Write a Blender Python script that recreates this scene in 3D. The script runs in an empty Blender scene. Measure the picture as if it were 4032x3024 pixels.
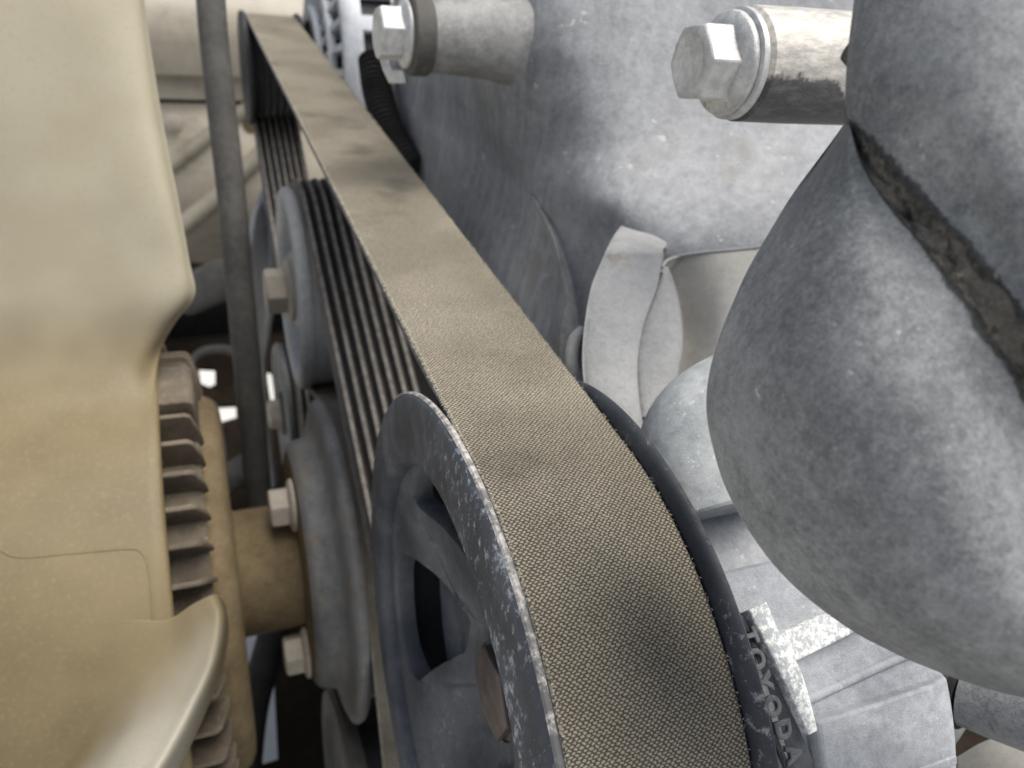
import bpy, bmesh, math, random
from math import sin, cos, pi, radians, sqrt, atan2, hypot
from mathutils import Vector, Matrix, noise
random.seed(7)
# Engine frame, in centimetres: X along the pulley shafts (front of the engine = -X), Y across the engine, Z up.
S = 0.01
scene = bpy.context.scene
COL = scene.collection

# ---------------------------------------------------------------- camera
cam = bpy.data.cameras.new('camera')
cam.sensor_width = 36.0
cam.lens = 27.342
cam.clip_start = 0.002
cam.clip_end = 200.0
cam.dof.use_dof = True
cam.dof.focus_distance = 0.102
cam.dof.aperture_fstop = 32.0
cob = bpy.data.objects.new('camera', cam)
COL.objects.link(cob)
rm = Matrix([[0.93042, 0.10306, -0.3517], [-0.34973, 0.53658, -0.76797], [0.10957, 0.83754, 0.53529]])
cob.matrix_world = Matrix.Translation(Vector((-3.34,-0.23,7.09)) * S) @ rm.to_4x4()
scene.camera = cob

# ---------------------------------------------------------------- daylight (bright overcast)
world = bpy.data.worlds.new('World')
scene.world = world
world.use_nodes = True
wn = world.node_tree
bg = wn.nodes['Background']
sky = wn.nodes.new('ShaderNodeTexSky')
sky.sky_type = 'NISHITA'
sky.sun_disc = False
SUN_EL, SUN_AZ = radians(70), radians(112)
sky.sun_elevation = SUN_EL
sky.sun_rotation = SUN_AZ
sky.air_density = 1.0
sky.dust_density = 3.0
sky.ozone_density = 1.0
hsv = wn.nodes.new('ShaderNodeHueSaturation')          # thin overcast: paler sky
hsv.inputs['Saturation'].default_value = 0.58
wn.links.new(sky.outputs[0], hsv.inputs['Color'])
wn.links.new(hsv.outputs[0], bg.inputs[0])
bg.inputs[1].default_value = 0.075
sl = bpy.data.lights.new('sun', 'SUN')
sl.energy = 2.6
sl.angle = radians(48)
sl.color = (1.0, 0.96, 0.89)
so = bpy.data.objects.new('sun', sl)
COL.objects.link(so)
sd = Vector((sin(SUN_AZ) * cos(SUN_EL), cos(SUN_AZ) * cos(SUN_EL), sin(SUN_EL)))
so.rotation_euler = (-sd).to_track_quat('-Z', 'Y').to_euler()
scene.view_settings.view_transform = 'Standard'
scene.view_settings.look = 'None'
scene.view_settings.exposure = 0.82
scene.view_settings.gamma = 1.0

# ---------------------------------------------------------------- materials
class NT:
    def __init__(s, name):
        s.m = bpy.data.materials.new(name); s.m.use_nodes = True
        s.t = s.m.node_tree; s.b = s.t.nodes['Principled BSDF']
        tc = s.n('ShaderNodeTexCoord')
        mp = s.n('ShaderNodeMapping'); mp.inputs['Scale'].default_value = (100, 100, 100)
        s.l(tc.outputs['Object'], mp.inputs[0]); s.co = mp.outputs[0]; s.tc = tc
    def n(s, k, **kw):
        o = s.t.nodes.new(k)
        for a, v in kw.items(): setattr(o, a, v)
        return o
    def l(s, a, b): s.t.links.new(a, b)
    def noise(s, scale, detail=4, rough=.55, co=None, dist=0):
        o = s.n('ShaderNodeTexNoise'); o.inputs['Scale'].default_value = scale; o.inputs['Detail'].default_value = detail
        o.inputs['Roughness'].default_value = rough; o.inputs['Distortion'].default_value = dist
        s.l(co or s.co, o.inputs['Vector']); return o.outputs[0]
    def stretch(s, sx, sy, sz, rot=(0, 0, 0)):
        o = s.n('ShaderNodeMapping'); o.inputs['Scale'].default_value = (sx, sy, sz); o.inputs['Rotation'].default_value = rot
        s.l(s.co, o.inputs[0]); return o.outputs[0]
    def ramp(s, fac, lo, hi, a=0., b=1.):
        o = s.n('ShaderNodeMapRange'); o.interpolation_type = 'SMOOTHSTEP'
        for i, v in zip((1, 2, 3, 4), (lo, hi, a, b)): o.inputs[i].default_value = v
        s.l(fac, o.inputs[0]); return o.outputs[0]
    def math(s, op, a, b=None):
        o = s.n('ShaderNodeMath', operation=op)
        for i, v in enumerate((a, b)):
            if v is None: continue
            if isinstance(v, (int, float)): o.inputs[i].default_value = v
            else: s.l(v, o.inputs[i])
        return o.outputs[0]
    def mix(s, fac, a, b):
        o = s.n('ShaderNodeMix', data_type='RGBA')
        for i, v in ((0, fac), (6, a), (7, b)):
            if isinstance(v, (int, float)): o.inputs[i].default_value = v
            elif isinstance(v, tuple): o.inputs[i].default_value = (*v, 1)
            else: s.l(v, o.inputs[i])
        return o.outputs[2]
    def bump(s, h, strength=.4, dist=.0003, prev=None):
        o = s.n('ShaderNodeBump'); o.inputs['Strength'].default_value = strength; o.inputs['Distance'].default_value = dist
        s.l(h, o.inputs['Height'])
        if prev is not None: s.l(prev, o.inputs['Normal'])
        return o.outputs[0]
    def out(s, col, rough=.6, metal=0., nrm=None, spec=.5):
        for k, v in (('Base Color', col), ('Roughness', rough), ('Metallic', metal), ('Specular IOR Level', spec)):
            if isinstance(v, (int, float)): s.b.inputs[k].default_value = v
            elif isinstance(v, tuple): s.b.inputs[k].default_value = (*v, 1)
            else: s.l(v, s.b.inputs[k])
        if nrm is not None: s.l(nrm, s.b.inputs['Normal'])
        return s.m

def dusty(name, dark, light, big=.5, mid=5., grain=45., speck=None, speck_lo=.66, speck_sc=7., dirt=None, dirt_lo=.58, rough=.62, metal=0., bump=.35, spec=.4, contrast=(.32, .68)):
    t = NT(name)
    n1 = t.noise(big, 5, .6); n2 = t.noise(mid, 7, .7); n3 = t.noise(grain, 3, .6)
    f = t.math('ADD', t.math('MULTIPLY', n1, .45), t.math('ADD', t.math('MULTIPLY', n2, .35), t.math('MULTIPLY', n3, .2)))
    c = t.mix(t.ramp(f, *contrast), dark, light)
    if dirt:
        c = t.mix(t.math('MULTIPLY', t.ramp(t.noise(big * 1.7, 6, .7), dirt_lo, dirt_lo + .14), .75), c, dirt)
    if speck:
        sp = t.math('MULTIPLY', t.ramp(t.noise(speck_sc, 5, .75), speck_lo, speck_lo + .07), t.ramp(t.noise(.9, 2), .42, .6))
        c = t.mix(t.math('MULTIPLY', sp, .8), c, speck)
    b = t.bump(n3, bump, .00025)
    b = t.bump(n2, bump * .8, .0009, b)
    rr = t.ramp(n2, .3, .7, rough - .12, rough + .14)
    return t.out(c, rr, metal, b, spec)

M = {}
def cast_mat():
    t = NT('weathered cast aluminium')
    n1 = t.noise(.22, 5, .6); n2 = t.noise(4., 8, .72); n3 = t.noise(42, 3, .6)
    st = t.noise(1.6, 6, .7, t.stretch(2.2, 2.2, .28)); sc = t.noise(2.2, 6, .8, t.stretch(.35, 3., 3., (0.3, .5, .6)))
    f = t.math('ADD', t.math('MULTIPLY', n1, .4), t.math('ADD', t.math('MULTIPLY', n2, .28), t.math('ADD', t.math('MULTIPLY', n3, .17), t.math('MULTIPLY', st, .2))))
    c = t.mix(t.ramp(f, .34, .74), (.105, .112, .125), (.43, .44, .455))
    c = t.mix(t.math('MULTIPLY', t.ramp(t.noise(.5, 6, .7), .57, .68), .55), c, (.20, .185, .16))            # brown stains
    c = t.mix(t.math('MULTIPLY', t.ramp(sc, .66, .72), .55), c, (.60, .60, .58))                              # scuffs
    dr = t.math('MULTIPLY', t.ramp(t.noise(3.2, 3, .5), .66, .70), t.ramp(t.noise(.7, 2), .5, .6))
    c = t.mix(t.math('MULTIPLY', dr, .6), c, (.56, .54, .50))                                                 # dried splashes
    c = t.mix(t.math('MULTIPLY', t.ramp(t.noise(9., 3, .6), .70, .74), .7), c, (.05, .05, .05))               # pits
    sx = t.n('ShaderNodeSeparateXYZ'); t.l(t.co, sx.inputs[0])                                                # darker, bluer tone on the flank next to the belt
    flank_tone = t.ramp(t.math('ADD', sx.outputs[0], t.math('MULTIPLY', t.math('SUBTRACT', st, .5), 3.)), -2.6, -.9, .42, 0.)
    c = t.mix(flank_tone, c, t.mix(t.ramp(n2, .35, .7), (.055, .062, .075), (.15, .16, .18)))
    b = t.bump(n3, .45, .00028); b = t.bump(n2, .4, .0009, b)
    return t.out(c, t.ramp(n2, .3, .7, .45, .72), 0., b, .45)
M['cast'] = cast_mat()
M['cast_light'] = dusty('pale cast aluminium', (.24, .245, .25), (.42, .42, .415), big=.5, mid=6., speck=(.08, .08, .08), speck_lo=.66, speck_sc=6., dirt=(.26, .24, .20), rough=.6, bump=.5)
M['cast_boss'] = dusty('brown stained cast boss', (.14, .14, .138), (.40, .395, .385), big=.6, mid=4., speck=(.55, .53, .5), speck_lo=.62, rough=.55)
M['cast_dark'] = dusty('dark cast aluminium', (.05, .052, .06), (.12, .125, .135), big=.6, mid=4., speck=(.3, .28, .27), speck_lo=.66)
M['pump'] = dusty('pump casting blue grey', (.17, .182, .20), (.42, .435, .46), big=.45, mid=5., speck=(.55, .55, .53), speck_lo=.6, speck_sc=9., rough=.55)
def hose_mat():
    t = NT('dusty grey rubber')
    n1 = t.noise(.45, 4, .55); n2 = t.noise(6., 8, .75); n3 = t.noise(38., 4, .65); n4 = t.noise(14., 6, .7)
    f = t.math('ADD', t.math('MULTIPLY', n1, .35), t.math('ADD', t.math('MULTIPLY', n2, .25), t.math('ADD', t.math('MULTIPLY', n3, .2), t.math('MULTIPLY', n4, .2))))
    c = t.mix(t.ramp(f, .37, .63), (.085, .092, .10), (.33, .342, .35))
    sp = t.math('MULTIPLY', t.ramp(t.noise(9., 6, .8), .60, .66), t.ramp(t.noise(.8, 3), .50, .60))
    c = t.mix(t.math('MULTIPLY', sp, .75), c, (.62, .64, .66))                            # lime spots
    c = t.mix(t.math('MULTIPLY', t.ramp(t.noise(.7, 5, .7), .58, .70), .6), c, (.13, .122, .105))
    at = t.n('ShaderNodeAttribute'); at.attribute_name = 'dirt'
    dm = t.ramp(t.math('ADD', at.outputs['Fac'], t.math('MULTIPLY', t.math('SUBTRACT', n2, .5), 1.1)), .35, .75)
    dc = t.mix(t.ramp(n4, .38, .62), (.05, .046, .040), (.235, .215, .18))
    c = t.mix(t.math('MULTIPLY', dm, .9), c, dc)
    b = t.bump(n3, .55, .0003); b = t.bump(n2, .35, .0007, b)
    b = t.bump(t.math('MULTIPLY', n4, dm), .9, .0016, b)
    return t.out(c, t.ramp(n2, .3, .7, .55, .8), 0., b, .35)
M['hose'] = hose_mat()
M['letter'] = dusty('dirty cast letters', (.07, .075, .085), (.20, .205, .21), big=1., mid=8., rough=.6, bump=.3)
M['pipe'] = dusty('oxidised pale pipe', (.25, .27, .28), (.52, .54, .54), big=.6, mid=5., grain=60, speck=(.75, .75, .73), speck_lo=.58, speck_sc=9., rough=.6)
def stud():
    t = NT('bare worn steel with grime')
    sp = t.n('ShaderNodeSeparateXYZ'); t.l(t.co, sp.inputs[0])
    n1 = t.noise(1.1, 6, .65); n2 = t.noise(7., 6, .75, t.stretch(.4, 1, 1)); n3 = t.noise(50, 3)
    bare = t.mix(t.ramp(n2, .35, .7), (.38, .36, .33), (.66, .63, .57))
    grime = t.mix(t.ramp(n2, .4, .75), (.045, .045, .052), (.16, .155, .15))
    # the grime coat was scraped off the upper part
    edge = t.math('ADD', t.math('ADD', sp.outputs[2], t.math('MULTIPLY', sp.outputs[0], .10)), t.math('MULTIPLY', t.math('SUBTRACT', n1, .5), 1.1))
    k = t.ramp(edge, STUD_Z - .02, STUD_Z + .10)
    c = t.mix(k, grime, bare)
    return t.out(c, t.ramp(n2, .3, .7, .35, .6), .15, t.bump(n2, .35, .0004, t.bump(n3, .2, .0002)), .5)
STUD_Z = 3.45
M['zinc'] = dusty('zinc plated steel', (.34, .345, .35), (.68, .68, .66), big=1.2, mid=5., speck=(.10, .095, .09), speck_lo=.62, speck_sc=7, dirt=(.25, .22, .18), dirt_lo=.56, rough=.40, metal=.3, bump=.3)
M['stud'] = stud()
M['tan_steel'] = dusty('tan dust covered steel', (.115, .085, .046), (.235, .18, .105), big=1., mid=6., speck=(.1, .07, .05), speck_lo=.64, rough=.8, spec=.2)
M['tan_bolt'] = dusty('pale dusty bolt', (.36, .32, .26), (.52, .47, .40), big=1., mid=5., rough=.75, spec=.2)
M['fin'] = dusty('dusty brown aluminium', (.075, .058, .042), (.20, .165, .12), big=1., mid=9., speck=(.42, .38, .31), speck_lo=.58, speck_sc=14, rough=.7)
M['alu'] = dusty('bright alternator aluminium', (.38, .40, .43), (.6, .62, .64), big=.5, mid=2., rough=.5, metal=.2, bump=.2)
M['idler'] = dusty('grey idler metal', (.27, .275, .28), (.44, .445, .44), big=.5, mid=4., rough=.6, bump=.2)
M['blue_steel'] = dusty('dusty blue grey steel', (.09, .094, .098), (.27, .268, .26), big=.45, mid=4., dirt=(.22, .185, .13), dirt_lo=.5, rough=.55)
M['black'] = dusty('black rubber', (.012, .012, .012), (.035, .034, .033), big=1., mid=5., rough=.75, bump=.2, spec=.2)
M['black_steel'] = dusty('black painted steel', (.018, .019, .022), (.06, .06, .062), big=.5, mid=3., rough=.55)
M['rodgrey'] = dusty('dusty black hose', (.04, .039, .037), (.115, .11, .10), big=.5, mid=4., rough=.75, bump=.3)
M['brown'] = dusty('brown underbody steel', (.010, .008, .006), (.03, .022, .016), big=.2, mid=1.2, rough=.9, spec=.04)
M['fender'] = dusty('dusty beige body paint', (.25, .222, .175), (.38, .345, .28), big=.12, mid=.8, dirt=(.2, .17, .13), rough=.35, bump=.1)
M['beige_plastic'] = dusty('beige plastic cover', (.36, .345, .31), (.52, .495, .45), big=.5, mid=5., speck=(.08, .07, .06), speck_lo=.68, dirt=(.20, .18, .15), rough=.6, bump=.3)
M['dirt'] = dusty('packed sandy dirt', (.06, .056, .05), (.22, .205, .18), big=1., mid=6., grain=25, speck=(.42, .40, .36), speck_lo=.6, rough=.95, bump=.9, spec=.1)
M['ground'] = dusty('pale concrete', (.45, .44, .42), (.6, .59, .56), big=.02, mid=.3, grain=3, rough=.9, bump=.1)

def plastic(name, lo, hi, b1, b2):
    t = NT(name)
    sp = t.n('ShaderNodeSeparateXYZ'); t.l(t.co, sp.inputs[0])
    rad = t.math('SQRT', t.math('ADD', t.math('POWER', sp.outputs[1], 2.), t.math('POWER', sp.outputs[2], 2.)))   # cm from the fan shaft
    n1 = t.noise(.22, 3, .5); n2 = t.noise(9., 6, .7); n3 = t.noise(60., 2)
    age = t.ramp(t.math('ADD', rad, t.math('MULTIPLY', n1, 1.3)), lo, hi)                                        # the hub has yellowed most
    hub = t.mix(t.ramp(n1, .35, .65), (.150, .117, .062), (.215, .170, .094))
    bl = t.mix(t.ramp(n1, .35, .65), b1, b2)
    c = t.mix(age, hub, bl)
    c = t.mix(t.math('MULTIPLY', t.ramp(n2, .48, .75), .35), c, (.30, .235, .14))
    b = t.bump(n3, .12, .0002)
    b = t.bump(n2, .08, .0003, b)
    m = t.out(c, .5, 0., b, .35)
    t.b.inputs['Subsurface Weight'].default_value = .2
    t.b.inputs['Subsurface Radius'].default_value = (1., .75, .4)
    t.b.inputs['Subsurface Scale'].default_value = .004
    return m
M['plastic'] = plastic('yellowed translucent plastic', 8.8, 11.6, (.315, .280, .203), (.38, .346, .26))
M['blade_plastic'] = plastic('pale translucent plastic', 8.9, 10.6, (.36, .335, .27), (.45, .425, .36))
M['hub_plastic'] = M['plastic']

def fabric():
    t = NT('worn belt fabric')
    uv = t.n('ShaderNodeUVMap'); uv.uv_map = 'UVMap'
    wob = t.n('ShaderNodeTexNoise'); wob.inputs['Scale'].default_value = 14.; wob.inputs['Detail'].default_value = 3.
    t.l(uv.outputs[0], wob.inputs['Vector'])
    vm = t.n('ShaderNodeVectorMath', operation='SUBTRACT'); t.l(wob.outputs[1], vm.inputs[0]); vm.inputs[1].default_value = (.5, .5, .5)
    vs = t.n('ShaderNodeVectorMath', operation='SCALE'); t.l(vm.outputs[0], vs.inputs[0]); vs.inputs['Scale'].default_value = .05
    va = t.n('ShaderNodeVectorMath', operation='ADD'); t.l(uv.outputs[0], va.inputs[0]); t.l(vs.outputs[0], va.inputs[1])
    sp = t.n('ShaderNodeSeparateXYZ'); t.l(va.outputs[0], sp.inputs[0])
    P_U, P_V = .079, .073          # weave pitch in cm (two staggered rows per pitch along the belt)
    cu = t.math('COSINE', t.math('MULTIPLY', sp.outputs[0], 2 * pi / P_U))
    cv = t.math('COSINE', t.math('MULTIPLY', sp.outputs[1], 2 * pi / P_V))
    rows = t.math('COSINE', t.math('MULTIPLY', sp.outputs[1], 4 * pi / P_V))
    lat = t.math('ADD', t.math('MULTIPLY', cu, cv), t.math('MULTIPLY', rows, .38))      # staggered threads in rows
    fine = t.n('ShaderNodeTexNoise'); fine.inputs['Scale'].default_value = 22.; fine.inputs['Detail'].default_value = 4.; fine.inputs['Roughness'].default_value = .7
    t.l(uv.outputs[0], fine.inputs['Vector'])
    lat2 = t.math('ADD', lat, t.math('MULTIPLY', t.math('SUBTRACT', fine.outputs[0], .5), 2.3))
    th = t.ramp(lat2, -.35, .35)
    big = t.n('ShaderNodeTexNoise'); big.inputs['Scale'].default_value = .4; big.inputs['Detail'].default_value = 4.
    t.l(uv.outputs[0], big.inputs['Vector'])
    wear = t.ramp(big.outputs[0], .38, .66)
    thread = t.mix(wear, (.31, .274, .21), (.40, .358, .28))
    gap = t.mix(wear, (.075, .066, .052), (.10, .088, .068))
    c = t.mix(th, gap, thread)
    mid = t.n('ShaderNodeTexNoise'); mid.inputs['Scale'].default_value = 4.5; mid.inputs['Detail'].default_value = 5.; mid.inputs['Roughness'].default_value = .75
    t.l(uv.outputs[0], mid.inputs['Vector'])
    c = t.mix(t.ramp(mid.outputs[0], .52, .8, 0., .55), c, (.10, .088, .068))
    smu = t.n('ShaderNodeTexNoise'); smu.inputs['Scale'].default_value = .42; smu.inputs['Detail'].default_value = 3.
    t.l(uv.outputs[0], smu.inputs['Vector'])
    c = t.mix(t.ramp(smu.outputs[0], .56, .74, 0., .5), c, (.045, .042, .036))      # greasy smudges
    # cut edge threads, paler
    su = t.n('ShaderNodeSeparateXYZ'); t.l(uv.outputs[0], su.inputs[0])
    ed = t.math('MULTIPLY', t.ramp(su.outputs[0], .02, .07, 1., 0.), t.ramp(fine.outputs[0], .45, .6))
    c = t.mix(t.math('MULTIPLY', ed, .7), c, (.62, .58, .48))
    b = t.bump(th, .5, .00022)
    return t.out(c, .85, 0., b, .2)
M['fabric'] = fabric()

def rib_mat():
    t = NT('ribbed belt rubber')
    at = t.n('ShaderNodeAttribute'); at.attribute_name = 'top'
    n = t.noise(3., 5, .6)
    top = t.mix(t.ramp(n, .35, .65), (.22, .195, .17), (.36, .325, .285))
    c = t.mix(at.outputs['Fac'], (.007, .0065, .006), top)
    return t.out(c, .6, 0., None, .35)
M['rib'] = rib_mat()
M['thread'] = dusty('frayed cotton threads', (.26, .24, .20), (.52, .49, .42), big=2., mid=9., rough=.9, spec=.1)

def belt_edge():
    t = NT('belt rubber edge')
    n = t.noise(14., 5, .7)
    c = t.mix(t.ramp(n, .35, .7), (.09, .095, .10), (.24, .24, .235))
    return t.out(c, .8, 0., t.bump(n, .5, .0003), .2)
M['belt_edge'] = belt_edge()

def chalky(name, base, base2, chalk, lo=.56, ax=(1, 1, 1), amt=.85, sc=6., near=None):
    t = NT(name)
    co = t.stretch(*ax)
    n1 = t.noise(sc, 8, .75, co); n2 = t.noise(.55, 4, .6); n3 = t.noise(50, 3, .6)
    mask = t.ramp(t.math('ADD', t.math('MULTIPLY', n1, .7), t.math('MULTIPLY', n2, .3)), lo, lo + .12)
    if near:          # dust lies on one side of the part only
        sx = t.n('ShaderNodeSeparateXYZ'); t.l(t.co, sx.inputs[0])
        mask = t.math('MULTIPLY', mask, t.ramp(t.math('ADD', sx.outputs[1], t.math('MULTIPLY', n2, 3.)), near[0], near[1], 1., .12))
    c = t.mix(t.ramp(n2, .35, .65), base, base2)
    c = t.mix(t.math('MULTIPLY', mask, amt), c, chalk)
    b = t.bump(n3, .25, .0002); b = t.bump(n1, .3, .0004, b)
    return t.out(c, t.ramp(n1, .3, .7, .42, .75), 0., b, .45)
M['pulley'] = chalky('chalky black pulley paint', (.04, .046, .055), (.10, .108, .118), (.38, .39, .40), lo=.55, amt=.5, sc=8.)
M['rim'] = chalky('chalky pulley flange', (.03, .036, .046), (.075, .083, .098), (.46, .49, .53), lo=.50, amt=.75, sc=13., ax=(1., .5, .35), near=(1., 3.5))
M['edge_wear'] = chalky('worn pulley edge', (.12, .12, .12), (.25, .24, .23), (.62, .58, .54), lo=.45, sc=5.)
M['rear_rim'] = chalky('worn rear flange', (.02, .024, .03), (.045, .05, .06), (.50, .48, .47), lo=.54, amt=.8, sc=5.)
M['t_rib'] = chalky('scraped bright rib top', (.36, .38, .39), (.50, .52, .53), (.95, .95, .90), lo=.44, amt=.9, sc=11.)
M['rusty'] = chalky('rusty nut', (.06, .048, .042), (.14, .115, .10), (.30, .14, .035), lo=.55, amt=.9, sc=3.)
M['cover_spot'] = chalky('dark speckled pump face', (.06, .066, .075), (.12, .13, .145), (.40, .36, .29), lo=.58, amt=.8, sc=3.)

# ---------------------------------------------------------------- builders (coordinates in cm)
def thing(name, label, cat, loc=(0, 0, 0), group=None):
    o = bpy.data.objects.new(name, None); COL.objects.link(o)
    o.empty_display_size = .01
    o.location = Vector(loc) * S; o['label'] = label; o['category'] = cat
    if group: o['group'] = group
    o['_loc'] = list(loc)
    return o

def org(o):
    p = Vector((0, 0, 0))
    while o is not None:
        p = p + o.location / S; o = o.parent
    return p

def obj(name, vf, mat, parent=None, origin=None, angle=38, bevel=0, solid=0, sub=0, label=None, keep=False, segs=2):
    vs, fs = vf[0], vf[1]
    if parent is not None: o0 = org(parent)
    else: o0 = Vector(origin) if origin is not None else Vector((0, 0, 0))
    me = bpy.data.meshes.new(name)
    me.from_pydata([((Vector(v) - o0) * S)[:] for v in vs], [], fs)
    bm = bmesh.new(); bm.from_mesh(me)
    if not keep: bmesh.ops.remove_doubles(bm, verts=bm.verts, dist=1e-6)
    bmesh.ops.recalc_face_normals(bm, faces=bm.faces)
    bm.to_mesh(me); bm.free()
    me.shade_smooth()
    if angle < 180: me.set_sharp_from_angle(angle=radians(angle))
    for m in (mat if isinstance(mat, (list, tuple)) else [mat]): me.materials.append(M[m])
    o = bpy.data.objects.new(name, me); COL.objects.link(o)
    if parent is not None: o.parent = parent
    else: o.location = o0 * S
    if solid:
        md = o.modifiers.new('solid', 'SOLIDIFY'); md.thickness = abs(solid) * S; md.offset = -1 if solid > 0 else 1
    if bevel:
        md = o.modifiers.new('bevel', 'BEVEL'); md.width = bevel * S; md.segments = segs; md.limit_method = 'ANGLE'; md.angle_limit = radians(30)
    if sub:
        md = o.modifiers.new('sub', 'SUBSURF'); md.levels = sub; md.render_levels = sub
    if label: o['label'] = label
    return o

def tag(o, label, cat, group=None):
    o['label'] = label; o['category'] = cat
    if group: o['group'] = group
    return o

def merge(*gs):
    V, F = [], []
    for g in gs:
        k = len(V); V += list(g[0]); F += [tuple(i + k for i in f) for f in g[1]]
    return V, F

def lathe(prof, c, n=96, a0=0., a1=360., closed=False, caps=False):
    """profile of (x, r) turned about the X axis through (y, z) = c; angle 0 looks to -Y, 90 to +Z"""
    full = abs(a1 - a0 - 360) < 1e-6
    m = n if full else n + 1
    V = []
    for j in range(m):
        a = radians(a0 + (a1 - a0) * j / n)
        for x, r in prof: V.append((x, c[0] - r * cos(a), c[1] + r * sin(a)))
    k = len(prof); F = []
    for j in range(n):
        j2 = (j + 1) % m
        for i in range(k if closed else k - 1):
            i2 = (i + 1) % k
            F.append((j * k + i, j2 * k + i, j2 * k + i2, j * k + i2))
    if caps and not full:
        F.append(tuple(range(k))); F.append(tuple((m - 1) * k + i for i in range(k)))
    return V, F

def axlathe(prof, p, axis, n=64, sq=(1., 1.), up=(0, 0, 1)):
    """profile of (s, r) turned about an arbitrary axis through p"""
    a = Vector(axis).normalized(); u = a.cross(Vector(up)).normalized(); w = u.cross(a)
    p = Vector(p); V = []; k = len(prof)
    for j in range(n):
        t = 2 * pi * j / n
        for s, r in prof: V.append(tuple(p + a * s + u * (r * cos(t) * sq[0]) + w * (r * sin(t) * sq[1])))
    F = [(j * k + i, ((j + 1) % n) * k + i, ((j + 1) % n) * k + i + 1, j * k + i + 1) for j in range(n) for i in range(k - 1)]
    return V, F

def smoothpath(P, n=10):
    P = [Vector(p) for p in P]; out = []
    for i in range(len(P) - 1):
        p0 = P[max(i - 1, 0)]; p1 = P[i]; p2 = P[i + 1]; p3 = P[min(i + 2, len(P) - 1)]
        for k in range(n):
            t = k / n
            out.append(.5 * ((2 * p1) + (p2 - p0) * t + (2 * p0 - 5 * p1 + 4 * p2 - p3) * t * t + (3 * p1 - p0 - 3 * p2 + p3) * t ** 3))
    out.append(P[-1]); return out

def tube(P, r, n=20, caps=True, flat=1.):
    P = [Vector(p) for p in P]; V = []; F = []
    R_ = r if isinstance(r, (list, tuple)) else [r] * len(P)
    d = (P[1] - P[0]).normalized(); u = d.cross(Vector((.13, .31, 1))).normalized()
    for i, p in enumerate(P):
        d = (P[min(i + 1, len(P) - 1)] - P[max(i - 1, 0)]).normalized()
        u = (u - d * u.dot(d)).normalized(); w = d.cross(u)
        for k in range(n):
            t = 2 * pi * k / n; V.append(tuple(p + u * (R_[i] * cos(t)) + w * (R_[i] * flat * sin(t))))
    for i in range(len(P) - 1):
        for k in range(n): F.append((i * n + k, i * n + (k + 1) % n, (i + 1) * n + (k + 1) % n, (i + 1) * n + k))
    if caps:
        F.append(tuple(range(n))); F.append(tuple((len(P) - 1) * n + k for k in range(n)))
    return V, F

def box(c, d, R=None):
    V = []
    for x in (-.5, .5):
        for y in (-.5, .5):
            for z in (-.5, .5):
                v = Vector((x * d[0], y * d[1], z * d[2]))
                if R is not None: v = R @ v
                V.append(tuple(v + Vector(c)))
    return V, [(0, 1, 3, 2), (4, 6, 7, 5), (0, 4, 5, 1), (2, 3, 7, 6), (0, 2, 6, 4), (1, 5, 7, 3)]

def cr(P, t):
    n = len(P) - 1; i = min(int(t * n), n - 1); u = t * n - i
    p0 = P[i - 1] if i > 0 else 2 * P[0] - P[1]
    p1, p2 = P[i], P[i + 1]
    p3 = P[i + 2] if i + 2 <= n else 2 * P[n] - P[n - 1]
    return .5 * ((2 * p1) + (p2 - p0) * u + (2 * p0 - 5 * p1 + 4 * p2 - p3) * u * u + (3 * p1 - p0 - 3 * p2 + p3) * u ** 3)

def patch(rows, nu=40, nv=40, rough=0., rs=.6):
    rows = [[Vector(p) for p in r] for r in rows]
    g = [[cr(r, i / nu) for i in range(nu + 1)] for r in rows]
    V = []
    for j in range(nv + 1):
        for i in range(nu + 1):
            p = cr([row[i] for row in g], j / nv)
            if rough:
                q = noise.noise_vector(p * rs) + .4 * noise.noise_vector(p * rs * 3.1)
                p = p + q * rough
            V.append(tuple(p))
    w = nu + 1
    F = [(j * w + i, j * w + i + 1, (j + 1) * w + i + 1, (j + 1) * w + i) for j in range(nv) for i in range(nu)]
    return V, F

def plate(poly, depth):
    """closed outline of 3D points pushed along a depth vector"""
    n = len(poly); d = Vector(depth)
    V = [tuple(p) for p in poly] + [tuple(Vector(p) + d) for p in poly]
    F = [tuple(range(n)), tuple(range(2 * n - 1, n - 1, -1))] + [(i, (i + 1) % n, n + (i + 1) % n, n + i) for i in range(n)]
    return V, F

def hexhead(x, c, s, h, rot=0., n=12):
    """hex head from the plane x toward -X, across flats s, chamfered, slightly dished"""
    ri = s / 2; V = []; F = []
    rings = []
    def ring(xx, rc, rm):
        k = len(V)
        for i in range(12):
            a = radians(rot + 30 * i); r = rc if i % 2 == 0 else rm
            V.append((xx, c[0] - r * cos(a), c[1] + r * sin(a)))
        rings.append(k)
    rc = ri / cos(radians(30))
    ring(x, rc, ri); ring(x - h * .82, rc, ri); ring(x - h * .93, rc * .955, ri); ring(x - h, ri * .93, ri * .93); ring(x - h, ri * .78, ri * .78); ring(x - h * .95, ri * .7, ri * .7); ring(x - h * .95, ri * .35, ri * .35)
    for a, b in zip(rings, rings[1:]):
        for i in range(12): F.append((a + i, a + (i + 1) % 12, b + (i + 1) % 12, b + i))
    F.append(tuple(rings[-1] + i for i in range(12)))
    return V, F

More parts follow.
